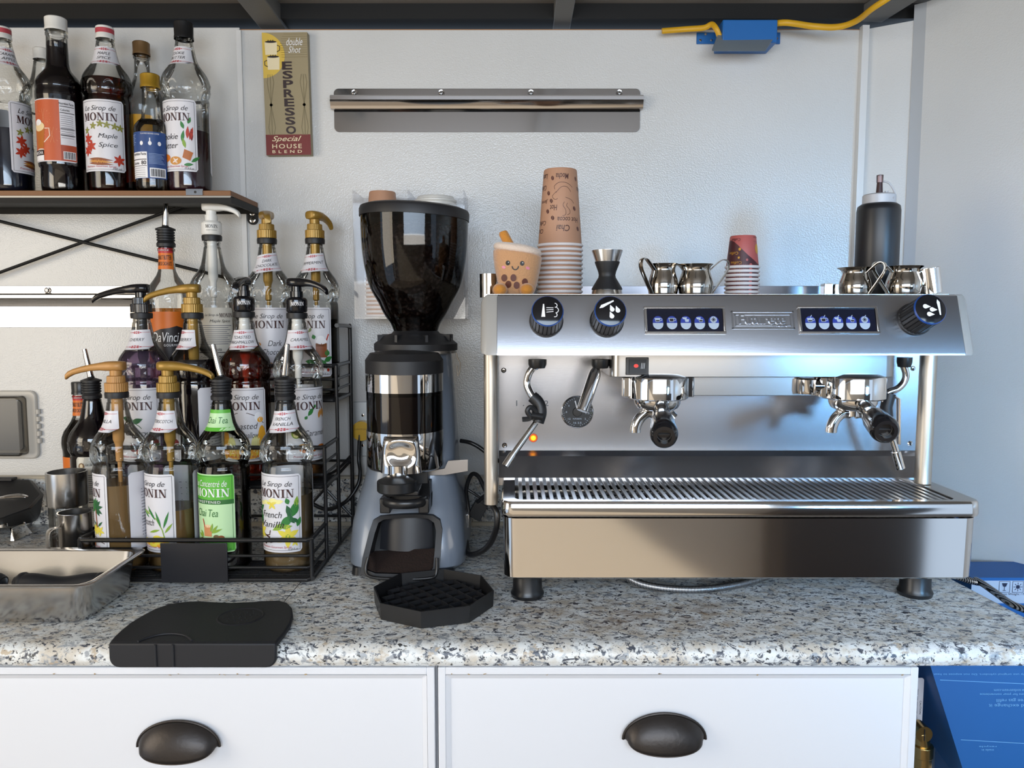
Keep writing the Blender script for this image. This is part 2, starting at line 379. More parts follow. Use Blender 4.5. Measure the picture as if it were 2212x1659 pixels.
a = onZ(1214, 5, zb - .03); b = onZ(1214, 55, zb - .03); beam('trim_6', (b.x, b.y + .03), (a.x, a.y - 1.2), .038, .03, zb, BEAMM)
a = onZ(1945, 5, zb - .03); b = onZ(1890, 40, zb - .03); d = b - a; beam('trim_7', (b.x, b.y + .02), (a.x - d.x * 6, a.y - d.y * 6), .05, .03, zb, BEAMM)
# the rest of the trailer: floor, opposite side with its serving hatch, left end with its doorway
m = MB(); m.bx(-2.3, 2.6, -1.0, YB + .05, -.02, 0, pm('grey_floor_sheet', (.25, .22, .19), .5)); struct(m.build('floor'))
m = MB()
for a in ((-2.3, 1.9, 0, 1.28), (-2.3, -.82, 1.28, 1.97), (1.12, 1.9, 1.28, 1.97), (-.82, 1.12, 1.94, 1.97)): m.bx(a[0], a[1], -1.0, -.955, a[2], a[3], PLY)
struct(m.build('wall_front'))
m = MB(); m.bx(1.12, 1.9, -.95, -.66, 0, 1.27, pm('dark_cupboard', (.09, .075, .07), .5)); tag(m.build('storage_cupboard'), 'dark brown storage cupboard against the opposite side, under the hatch', 'cupboard')
m = MB()
for a in ((-.9, -.75, 0, 2.0), (.55, YB, 0, 2.0), (-.75, .55, 1.97, 2.0)): m.bx(-2.34, -2.3, a[0], a[1], a[2], a[3], PLY)
struct(m.build('wall_left'))

# ---------------------------------------------------------------- worktop and cabinets
wt = thing('worktop', (0, 1.3, ZC), 'long speckled grey and cream laminate worktop with a rolled front edge', 'worktop')
m = MB(); YF = 1.028; rr = .020
prof = [(YB, ZC), (YF + rr, ZC)] + [(YF + rr - rr * math.sin(a), ZC - rr + rr * math.cos(a)) for a in [PI / 2 * k / 6 for k in range(1, 7)]] + [(YF, .878), (YF + .004, .871), (YF + .012, .868), (YB, .868)]
xr_f = onZ(2216, 1345, ZC).x; XR = [(1.666, onZ(2044, 1245, ZC).x)]
pe1 = onZ(2052, 1250, ZC); pe2 = onZ(2205, 1330, ZC); sl = (pe2.x - pe1.x) / (pe2.y - pe1.y)
def xr(y): return pe1.x + (max(y, 1.03) - pe1.y) * sl
NX = 1; L = []; R = []
for (y, z) in prof: L.append((-2.25, y, z)); R.append((xr(y), y, z))
m.loft([L, R], GRAN); wo = m.build('slab', wt)
m = MB(); ja, jb_ = onZ(560, 1362, ZC + .0002), onZ(668, 1235, ZC + .0002); m.add([ja, ja + Vector((.0011, 0, 0)), jb_ + Vector((.0011, 0, 0)), jb_], [(0, 1, 2, 3)], cm('#2a2622')); m.build('joint_line', wt)
m = MB(); m.bx(-2.25, .66, YB - .018, YB - .003, ZC, zY(1034, YB - .018), GRAN); m.build('backsplash', wt, bevel=.003)
m = MB(); z9 = zY(1034, YB - .018); m.bx(-2.25, .66, YB - .021, YB - .003, z9, z9 + .005, pm('cream_cap_strip', (.50, .44, .34), .4)); m.bx(-1.0, .66, YB - .024, YB - .018, ZC, ZC + .008, pm('cream_cap_strip', (.5, .44, .34))); m.build('cap_strip', wt)

YD = 1.048
def cabinet(x0, x1, hx, hy, label, hl):
    t = thing('base_cabinet', ((x0 + x1) / 2, 1.3, 0), label, 'cabinet', None)
    b = MB(); b.bx(x0, x1, YD + .02, YB - .02, .08, .866, CAB); b.build('carcass', t, bevel=.001)
    dr = thing('x', (0, 0, 0), None, None); bpy.data.objects.remove(dr)
    b = MB(); z0, z1 = .60, .863; g = .002; i0, i1, j0, j1 = x0 + g, x1 - g, z0, z1; fr = .018
    b.bx(i0, i1, YD, YD + .018, j0, j1, CAB)
    # raised frame moulding around the recessed field
    for q in ((i0, i0 + fr * .6, j0, j1), (i1 - fr * .6, i1, j0, j1), (i0 + fr * .6, i1 - fr * .6, j1 - fr * .6, j1), (i0 + fr * .6, i1 - fr * .6, j0, j0 + fr * .6)): b.bx(q[0], q[1], YD - .005, YD, q[2], q[3], CAB)
    s_ = fr * .6; e = .007
    ring0 = [(i0 + s_, YD - .005, j0 + s_), (i1 - s_, YD - .005, j0 + s_), (i1 - s_, YD - .005, j1 - s_), (i0 + s_, YD - .005, j1 - s_)]
    ring1 = [(i0 + s_ + e, YD - .0005, j0 + s_ + e), (i1 - s_ - e, YD - .0005, j0 + s_ + e), (i1 - s_ - e, YD - .0005, j1 - s_ - e), (i0 + s_ + e, YD - .0005, j1 - s_ - e)]
    b.loft([ring0, ring1], CAB, cap=False)
    # grey shadow groove line where field meets moulding is real relief; paint chips have their own shape
    fnD = lambda u, v: (u, YD - .0058, v)
    random.seed(int(x0 * 100) + 50)
    for _ in range(9):
        u = random.uniform(max(i0, -.66), min(i1, .6)); ell(b, fnD, u, j1 - s_ * .9 + random.uniform(-.001, .001), random.uniform(.0007, .003), random.uniform(.0004, .0011), cm('#a8906a'), random.uniform(-.4, .4), 7)
    d = b.build('drawer', t, bevel=.0012)
    # cup pull: half-dome shell open below, rim round its upper edge
    c = onY(hx, hy, YD - .005); wR, hR, dp = .0575, .033, .026
    b = MB(); MT = pm('oil_rubbed_bronze', (.040, .034, .031), .38, .6, bump=('noise', 150, .25, .001))
    nu, nv = 28, 10; vs = []; fs = []
    for i in range(nu + 1):
        th = PI * i / nu
        for j in range(nv + 1):
            ph = PI / 2 * j / nv            # 0 at the rim on the drawer, pi/2 at the front lip
            x = -math.cos(th) * wR * (1 - .10 * math.sin(ph)); rad = math.sin(th)
            z = c.z - .012 + rad * (hR * math.cos(ph) + .004) - math.sin(ph) * rad * .015; y = YD - .005 - dp * math.sin(ph) * rad ** .6
            vs.append((c.x + x, y, z))
    for i in range(nu):
        for j in range(nv): k = i * (nv + 1) + j; fs.append((k, k + nv + 1, k + nv + 2, k + 1))
    b.add(vs, fs, MT)
    b.tube([(c.x - math.cos(PI * i / 24) * (wR + .001), YD - .0065, c.z - .012 + math.sin(PI * i / 24) * (hR + .005)) for i in range(25)], .0019, MT, 8)
    b.tube([(c.x - math.cos(PI * i / 24) * wR * .9, YD - .005 - dp * math.sin(PI * i / 24) ** .6, c.z - .012 - math.sin(PI * i / 24) * .012) for i in range(25)], .0010, pm('worn_bronze', (.16, .13, .11), .35, .8), 6)
    h = b.build('cup_pull', d, origin=parent_org(t), recalc=False)
    sm = h.modifiers.new('solid', 'SOLIDIFY'); sm.thickness = .0015
    h['label'] = hl
xa = onY(943, 1550, YD).x; xb = onY(1979, 1550, YD).x
cabinet(-1.25, xa, 386, 1594, 'white base cabinet under the syrup bottles, bronze cup pull', 'dark bronze cup pull')
cabinet(xa + .001, xb, 1435, 1578, 'white base cabinet under the espresso machine, near-black cup pull', 'near-black bronze cup pull')
# ================================================================ SYRUP BOTTLES
MONIN = [(0, .004), (.020, .003), (.034, .0005), (.0395, .002), (.0425, .008), (.0430, .016), (.0430, .178), (.0424, .183), (.0408, .186), (.0424, .189), (.0443, .193),
         (.0449, .198), (.0451, .207), (.0449, .216), (.0438, .222), (.0412, .2285), (.037, .2355), (.0315, .243), (.0265, .250), (.0230, .258), (.0210, .266), (.0190, .276), (.0172, .286), (.0165, .290),
         (.0165, .293), (.0150, .2945), (.0150, .301), (.0160, .302), (.0160, .305), (.0135, .3055)]
SLIM = [(0, .004), (.026, .001), (.034, .003), (.0375, .010), (.0378, .165), (.0382, .178), (.0395, .185), (.0398, .195), (.0385, .206), (.034, .218), (.027, .228), (.0205, .238), (.0165, .248), (.0150, .262), (.0143, .285),
        (.0165, .287), (.0165, .291), (.0145, .292), (.0145, .303), (.0125, .304)]
TORA = [(0, .004), (.030, .001), (.0375, .004), (.0385, .010), (.0385, .047), (.041, .049), (.0415, .052), (.0415, .176), (.0425, .182), (.0425, .192), (.041, .196), (.042, .200), (.042, .208), (.037, .219), (.029, .229), (.0235, .236),
        (.0215, .242), (.0195, .262), (.0182, .300), (.0195, .301), (.0195, .305), (.0175, .306), (.0165, .320), (.0145, .3205)]
SMALL = [(0, .003), (.024, .001), (.0315, .004), (.0325, .010), (.0325, .118), (.031, .126), (.025, .134), (.0195, .139), (.0178, .144), (.0160, .170), (.0150, .196), (.0165, .197), (.0165, .200), (.0140, .201), (.0140, .212), (.012, .2125)]
def rad(prof, z):
    for (r0, z0), (r1, z1) in zip(prof[2:], prof[3:]):
        if z0 <= z <= z1 and z1 > z0: return r0 + (r1 - r0) * (z - z0) / (z1 - z0)
    return prof[-1][0]
def arches(a, z):                                                   # row of embossed arches round the shoulder
    if not (.190 < z < .224): return 0
    u = ((a / (2 * PI) * 9) % 1 - .5) / .5 * .0155; v = z - .196; r = math.hypot(u, v * .68)
    g = lambda d, w: math.exp(-(d / w) ** 2)
    return .0013 * g(r - .0118, .0016) * (1 if v > -.003 else 0) + .0010 * g(math.hypot(u, v - .003), .003)
def dens(prof, fine=(.188, .226), step=.0014):
    out = []
    for (r0, z0), (r1, z1) in zip(prof, prof[1:]):
        n = max(1, int(math.ceil((z1 - z0) / step))) if z1 > fine[0] and z0 < fine[1] else 1
        for k in range(n): out.append((r0 + (r1 - r0) * k / n, z0 + (z1 - z0) * k / n))
    return out + [prof[-1]]
_gl = {}
def glass_mesh(prof, key, tintmat):
    if (key, tintmat.name) not in _gl:
        mb = MB()
        if key == 'monin': mb.lathe(dens(prof), tintmat, n=126, fn=arches)
        else: mb.lathe(prof, tintmat, n=64)
        o = mb.build('t', ang=60); _gl[(key, tintmat.name)] = o.data; bpy.data.objects.remove(o)
    return _gl[(key, tintmat.name)]
def opaque_liq(name, col): return pm(name, col, .07, 0, .6)
LIQ = dict(
    amber=thin('amber_syrup', (.80, .60, .34), (.50, .30, .12), milk=((.60, .36, .14), .62)), amber2=thin('pale_amber_syrup', (.84, .68, .46), (.55, .38, .2), milk=((.62, .42, .20), .55)),
    black=opaque_liq('black_syrup', (.006, .004, .006)), red=thin('red_brown_syrup', (.60, .13, .045), (.12, .02, .012), milk=((.28, .04, .02), .12)), maple=thin('maple_syrup', (.30, .065, .025), (.05, .008, .005)),
    purple=thin('purple_syrup', (.68, .55, .72), (.45, .30, .48), milk=((.30, .20, .34), .35)), navy=opaque_liq('dark_blue_syrup', (.012, .013, .026)), plum=opaque_liq('plum_syrup', (.035, .010, .016)),
    orange=thin('orange_syrup', (.88, .55, .25), (.7, .36, .1), milk=((.70, .30, .08), .35)), clear=thin('clear_syrup', (.92, .90, .86), (.6, .6, .56)), brown=thin('brown_syrup', (.22, .10, .05), (.05, .02, .01)))
INK = cm('#1d1416'); MRED = cm('#3c1a1a'); RED = cm('#b3404a'); PAPER = pm('label_paper', '#dcdbe0', .38)
G1, G2, G3 = cm('#2f7a35'), cm('#1f5a33'), cm('#86a838'); Y1, Y2 = cm('#e2d24a'), cm('#efe9a0'); B1, B2, B3 = cm('#4a2a22'), cm('#8a4a22'), cm('#c98a3a'); O1, O2 = cm('#d8761e'), cm('#e8a52c')
R1, R2 = cm('#b5361f'), cm('#7d1f22'); GREY = cm('#77757c'); WHT = cm('#efeef0')

def label_fn(prof, a0, z0, e):
    def fn(u, v):                                                   # millimetres on the label
        z = z0 + v / 1000; r = rad(prof, z) + e; a = a0 + (u / 1000) / (r if r > .03 else .0195)
        return (r * math.sin(a), -r * math.cos(a), z)
    return fn
def paper(mb, fn, w, h, mat, r=5., n=26, slant=0.):
    vs = []; fs = []; nv = 6
    for i in range(n + 1):
        u = -w / 2 + w * i / n; d = max(0, r - (w / 2 - abs(u))); c = r - math.sqrt(max(0, r * r - d * d)); s_ = slant * u
        for j in range(nv + 1): vs.append(fn(u, c + (h - 2 * c) * j / nv + s_))
    for i in range(n):
        for j in range(nv): k = i * (nv + 1) + j; fs.append((k, k + nv + 1, k + nv + 2, k + 1))
    mb.add(vs, fs, mat)
def border(mb, fn, w, h, ins, t, mat):
    x = w / 2 - ins
    rect(mb, fn, -x, x, ins, ins + t, mat, 18); rect(mb, fn, -x, x, h - ins - t, h - ins, mat, 18); rect(mb, fn, -x, -x + t, ins, h - ins, mat); rect(mb, fn, x - t, x, ins, h - ins, mat)
def flower(mb, fn, x, y, s_, mat, n=5, rot=0., mid=None):
    for k in range(n): leaf(mb, fn, x, y, s_, s_ * .22, rot + 2 * PI * k / n, mat)
    if mid: ell(mb, fn, x, y, s_ * .2, s_ * .2, mid, 0, 8)
def art(mb, fn, kind):
    if kind == 'palm':
        for r_ in (-.9, 1.15, 1.9): leaf(mb, fn, 19, 76, 17, 3.2, r_, G2)
        stroke(mb, fn, [(22, 42), (20, 58), (19, 74)], 3, B2)
        for r_ in (-.5, .2, .8, 1.5, 2.3, 2.9, 3.6): leaf(mb, fn, 19, 76, 19, 3.2, r_, G1 if r_ > 1 else G2)
        flower(mb, fn, 16, 38, 12, Y1, 6, .3, B3); flower(mb, fn, 29, 37, 10, Y1, 5, .9, B3); leaf(mb, fn, 22, 44, 15, 2, 2.5, G2); leaf(mb, fn, 24, 44, 15, 2, .7, G2)
        stroke(mb, fn, [(6, 20), (18, 17), (30, 18), (38, 15)], 1.2, B1); stroke(mb, fn, [(2, 24), (14, 25), (22, 21)], 1.2, B1); rect(mb, fn, -8, 12, 8, 20, B3, 3); rect(mb, fn, -6, 10, 10, 18, O1, 3)
    elif kind == 'cane':
        for (x, y, L, r_) in ((-2, 60, 30, 2.6), (2, 66, 28, 2.9), (12, 56, 30, 2.2), (22, 44, 30, 1.9), (26, 42, 32, 1.25), (28, 34, 22, .9), (20, 40, 24, 3.4)): leaf(mb, fn, x, y, L, 2.2, r_, G1 if L > 28 else G3)
        stroke(mb, fn, [(28, 24), (24, 40), (14, 58), (-4, 72)], 1.8, G3)
        for (x, y, a, b) in ((-22, 16, 10, 6), (-12, 18, 9, 5), (6, 17, 15, 8), (22, 19, 13, 9), (14, 24, 9, 6)): ell(mb, fn, x, y, a, b, Y1)
        for (x, y) in ((-20, 16), (-8, 14), (6, 18), (17, 12), (26, 16), (15, 22)): ell(mb, fn, x, y, 4.2, 2.8, O2)
    elif kind == 'vanilla':
        for (x, y, r_) in ((-38, 84, 0), (-26, 88, -.2), (-12, 90, .1), (4, 88, 3.0), (16, 90, 3.3)): leaf(mb, fn, x, y, 18, 3.6, r_, Y2)
        leaf(mb, fn, 30, 62, 30, 7, 1.25, G1); leaf(mb, fn, 28, 62, 22, 5, 1.9, G2); leaf(mb, fn, 30, 64, 30, 7, 3.9, G1); leaf(mb, fn, 18, 50, 26, 5, 3.6, G3); leaf(mb, fn, 32, 60, 14, 3, -.9, G2)
        leaf(mb, fn, -40, 76, 26, 5, -1.5, G1); leaf(mb, fn, -40, 56, 20, 4, -1.4, G2)
        for (x, y, s_) in ((22, 28, 21), (-36, 34, 17)): flower(mb, fn, x, y, s_, Y1, 6, .5, G3)
        for (x, y, L, r_) in ((36, 78, 20, 1.4), (24, 84, 12, 1.9), (34, 50, 22, 2.2), (38, 44, 18, 1.2), (10, 44, 20, .1), (-42, 70, 18, .6), (-38, 46, 18, 1.2)): leaf(mb, fn, x, y, L, 4, r_, (G1, G2, G3)[int(L) % 3])
        flower(mb, fn, -6, 84, 11, Y1, 5, .4, O2); flower(mb, fn, 34, 17, 8, Y1, 5, .2, G2)
        stroke(mb, fn, [(-28, 30), (-14, 26), (6, 21)], 3, B1); stroke(mb, fn, [(-24, 14), (-8, 18), (8, 24)], 3, B1); stroke(mb, fn, [(-22, 28), (-12, 30), (-10, 38)], 2, B1)
    elif kind == 'cherry':
        leaf(mb, fn, -4, 72, 22, 5, .35, G2); leaf(mb, fn, 0, 76, 24, 6, 2.9, G2); leaf(mb, fn, 20, 26, 26, 6, .2, G1); stroke(mb, fn, [(-2, 74), (10, 66), (26, 48)], 1.1, G2)
        for (x, y) in ((28, 42), (36, 34), (-2, 26), (8, 20)): ell(mb, fn, x, y, 7, 7.5, R2); ell(mb, fn, x - 2, y + 2, 1.6, 1.6, RED)
    elif kind == 'marsh':
        ell(mb, fn, -36, 34, 9, 30, O2); ell(mb, fn, 36, 36, 9, 30, O2); ell(mb, fn, 0, 16, 43, 12, O2); ell(mb, fn, -22, 30, 9, 16, Y2); ell(mb, fn, 24, 32, 9, 16, Y2)
        for k in range(34): x = -44 + 2.7 * k; leaf(mb, fn, x, 8, 16 + 18 * abs(x / 46) ** 2 + 4 * math.sin(k * 2.1), 2.4, 1.57 + .3 * math.sin(k * 1.7), (O2, Y1, O1)[k % 3])
        stroke(mb, fn, [(-22, 84), (-10, 90), (10, 90), (22, 85), (40, 70)], 1.2, B1); ell(mb, fn, 30, 82, 8, 9, WHT, .3); ell(mb, fn, 33, 77, 6, 5, O2, .3); ell(mb, fn, -34, 62, 8, 12, O2); ell(mb, fn, -33, 66, 6, 9, Y2)
    elif kind == 'caramel':
        leaf(mb, fn, -4, 84, 20, 4, .9, G1); leaf(mb, fn, -10, 78, 8, 3, .9, G1); leaf(mb, fn, 8, 98, 8, 3, .9, G1)
        for (x, y) in ((20, 86), (28, 90), (34, 86)): leaf(mb, fn, x, y - 8, 18, 4, 1.3, B3)
        ell(mb, fn, -26, 52, 9, 9, G3); ell(mb, fn, -26, 50, 6, 5, Y2); ell(mb, fn, -4, 22, 17, 7, O1); ell(mb, fn, -12, 28, 12, 5, O2); ell(mb, fn, 26, 24, 12, 5, O1)
    elif kind == 'choc':
        ell(mb, fn, -28, 64, 15, 6, B3); ell(mb, fn, -28, 66, 12, 4, B1); ell(mb, fn, -26, 54, 11, 5, Y2); ell(mb, fn, -34, 76, 9, 7, cm('#e6cdb0')); ell(mb, fn, -28, 44, 10, 9, cm('#cfa478'))
        ell(mb, fn, -4, 22, 15, 8, B3); [ell(mb, fn, -4 + dx, 22 + dy, 1.4, 1.1, B1, 0, 6) for dx, dy in ((-8, 1), (-3, 3), (3, -2), (7, 2), (-2, -4), (1, 5))]; ell(mb, fn, 26, 22, 12, 8, B2)
    elif kind == 'mint':
        for (x, y, L, r_) in ((-8, 86, 12, .4), (-6, 84, 10, 2.2), (2, 88, 10, 1.2)): leaf(mb, fn, x, y, L, 2.6, r_, cm('#7d8a5a'))
        rect(mb, fn, 14, 36, 38, 66, B2, 4); rect(mb, fn, 14, 36, 60, 66, cm('#b06a3a'), 4); ell(mb, fn, 25, 70, 11, 6, WHT); ell(mb, fn, 24, 76, 7, 5, WHT); stroke(mb, fn, [(34, 68), (40, 84)], 2.4, R1)
        leaf(mb, fn, 12, 74, 10, 4, 1.9, G1)
        for (x, y, L, r_) in ((12, 28, 20, 3.0), (18, 36, 18, 3.9), (30, 30, 20, .5), (24, 34, 22, -1.0), (24, 24, 20, 2.6), (36, 40, 14, 1.5)): leaf(mb, fn, x, y, L, 5, r_, G1)
        for k in range(6): ell(mb, fn, 8 + 6 * k, 13, 3, 3.4, R1 if k % 2 else WHT, 0, 8)
    elif kind == 'maple':
        for (x, y) in ((-26, 62), (-18, 48), (-28, 40), (34, 22)): flower(mb, fn, x, y, 12, R1, 6, .4)
        for (x, y) in ((-28, 78), (-12, 86), (2, 90), (14, 88), (28, 86), (38, 84)): flower(mb, fn, x, y, 8, cm('#8a8a3c'), 5, .2)
        for (y, c) in ((24, B2), (20, B3), (16, B2)): leaf(mb, fn, -26, y, 50, 3, -.06, c)
    elif kind == 'cookie':
        for (x, y, L, r_, c) in ((32, 60, 26, 1.3, R1), (28, 62, 24, 1.5, R1), (36, 58, 24, 1.6, R2), (22, 80, 16, 1.9, G1), (30, 90, 14, 1.2, G1), (18, 56, 22, 1.4, G1), (24, 44, 20, 1.8, G3), (34, 18, 20, .6, G1), (20, 12, 18, .1, G1)): leaf(mb, fn, x, y, L, 3.2, r_, c)
        ell(mb, fn, -22, 26, 15, 8, O1); ell(mb, fn, 4, 20, 12, 8, B3); flower(mb, fn, 4, 20, 7, WHT, 4, .6); poly(mb, fn, [(18, 26), (32, 20), (38, 36), (22, 42)], cm('#b5682a'))
def monin_label(prof, a0, flavour, kind, z0=.038, style='white', small='33.8 fl oz'):
    mb = MB(); w, h = 92., 136.; f0, f1, f2, f3 = [label_fn(prof, a0, z0, e) for e in (.0004, .0006, .0009, .0012)]
    if style == 'white':
        paper(mb, f0, w, h, PAPER); border(mb, f1, w, h, 3.5, .6, INK); art(mb, f2, kind)
        put_text(mb, 'Le Sirop de', 0, 118, 62, INK, f3, 12, shear=.35, off=-.004)
        serif_word(mb, 'MONIN', 0, 103, 68, 14.5, MRED, f3)
        n = len(flavour)
        for i, t in enumerate(flavour): put_text(mb, t, {'vanilla': -8, 'maple': 15, 'cookie': -10, 'choc': 14, 'cane': -16, 'palm': -24, 'mint': -12, 'caramel': 12}.get(kind, 4), 66 - 17 * i if n > 1 else 52, min(6.9 * len(t), 50), INK, f3, 11, shear=.28, off=-.004)
        fr_, fr2 = label_fn(prof, a0 + PI, z0, .0004), label_fn(prof, a0 + PI, z0, .0007); paper(mb, fr_, 112, h, PAPER)
        for k in range(16): rect(mb, fr2, -34, 34 - (k * 7) % 13, 104 - 5.4 * k, 105.2 - 5.4 * k, GREY, 6)
        put_text(mb, 'Premium Gourmet Syrup', -2, 9, 60, RED, f3, 5, shear=.2); put_text(mb, small, 30, 5.5, 18, INK, f3, 4, shear=.3)
    elif style == 'back':
        CR = cm('#d8d2c4'); paper(mb, f0, 74, h, CR); ell(mb, f2, -27, 118, 6, 7, cm('#7a5a3a')); ell(mb, f3, -27, 119, 3, 4, cm('#d9c7a2'))
        put_text(mb, 'Le Sirop de', -6, 121, 26, INK, f3, 6, shear=.3); serif_word(mb, 'MONIN', 22, 121, 28, 8, MRED, f3)
        put_text(mb, ' '.join(flavour), 10, 109, 40, INK, f3, 7, shear=.25)
        for k in range(10): rect(mb, f2, -33, 33 - (k * 7) % 11, 100 - 4 * k, 101.3 - 4 * k, GREY, 6)
        put_text(mb, 'Nutrition Facts', -10, 54, 42, INK, f3, 6, off=.012); rect(mb, f2, -33, 33, 47, 48.6, INK, 6)
        put_text(mb, '100', 8, 38, 14, INK, f3, 7, off=.015); put_text(mb, 'Calories', -20, 38, 22, INK, f3, 6, off=.012)
        for k in range(7): rect(mb, f2, -33, 30, 31 - 4 * k, 31.8 - 4 * k, GREY, 6)
    elif style == 'green':
        GB, GL, GM = cm('#5fb53c'), cm('#bfe3b0'), cm('#2c6b2e'); paper(mb, f0, 88, h, GL)
        rect(mb, f1, -43, 43, 92, 134, GB, 16); rect(mb, f1, -43, 43, 2, 22, GB, 16); rect(mb, f2, -43, 43, 84, 92, GM, 16); border(mb, f2, 88, h, 3.5, .6, GM)
        put_text(mb, 'Le Concentré de', 0, 120, 64, WHT, f3, 11, shear=.3, off=-.002); serif_word(mb, 'MONIN', 2, 104, 68, 14, WHT, f3); put_text(mb, 'SWEETENED', -4, 88, 50, WHT, f3, 4.4, spacing=1.2)
        put_text(mb, 'Chai Tea', -6, 69, 44, GM, f3, 13, shear=.25, off=-.004)
        rect(mb, f2, -12, 4, 28, 46, cm('#c98a5a'), 3); ell(mb, f2, -4, 46, 8, 2.5, cm('#e8c9a0')); stroke(mb, f3, [(-10, 44), (-14, 58)], 2, R1)
        for (x, y, L, r_) in ((4, 34, 20, .4), (4, 34, 18, .9), (2, 36, 16, 1.3), (-14, 26, 14, 2.7), (-14, 28, 12, 2.2)): leaf(mb, f3, x, y, L, 2.2, r_, G3)
        for (x, y, a) in ((12, 28, 5), (20, 26, 6), (-18, 22, 5), (-8, 22, 4), (6, 22, 5)): ell(mb, f3, x, y, a, a * .7, (B2, cm('#b99a6a'), cm('#6e5a3a'))[int(a) % 3])
        put_text(mb, 'Concentrate', 0, 14, 36, WHT, f3, 6, shear=.2); put_text(mb, '25.4 fl oz', 28, 6, 18, GM, f3, 4.5, shear=.2)
    return mb
def neck_label(prof, a0, lines, zc_=.262, style='white', slant=.0):
    mb = MB(); f0, f1 = label_fn(prof, a0, zc_ - .018, .0005), label_fn(prof, a0, zc_ - .018, .0009); w, h = 50., 36.
    sl = lambda f: (lambda u, v: f(u, v + slant * u))
    f0, f1 = sl(f0), sl(f1)
    if style == 'white':
        paper(mb, f0, w, h, PAPER, .5)
        for y in (5, h - 5): rect(mb, f1, -w / 2 + 2, w / 2 - 2, y - .3, y + .3, RED, 10); [ell(mb, f1, dx, y + dy, 1.6, .9, RED, 0, 8) for dx, dy in ((0, 1.6), (0, -1.6), (-3.6, 1.3), (3.6, 1.3), (-3.6, -1.3), (3.6, -1.3), (-7, 0), (7, 0))]
        for i, t in enumerate(lines): put_text(mb, t, 0, h / 2 + (4.4 * (len(lines) - 1)) - 8.8 * i, min(4.3 * len(t), 40), INK, f1, 5.6, shear=.3)
    elif style == 'green':
        paper(mb, f0, w, h, cm('#bfe3b0'), .5); rect(mb, f1, -25, 25, 30, 36, cm('#5fb53c'), 8); rect(mb, f1, -25, 25, 0, 6, cm('#5fb53c'), 8); put_text(mb, 'Chai Tea', 0, 18, 34, cm('#2c6b2e'), f1, 11, shear=.25)
    elif style == 'orange':
        paper(mb, f0, w, 42, cm('#d9701c'), .5); rect(mb, f1, -25, 25, 32, 42, cm('#b8242a'), 8); put_text(mb, 'CLASSIQUE', 0, 37, 26, WHT, f1, 3.6); put_text(mb, 'PEANUT BUTTER', 0, 23, 40, INK, f1, 9, off=.015); put_text(mb, 'BEURRE DE CACAHUETE', 0, 11, 40, INK, f1, 7.5, off=.012)
    return mb
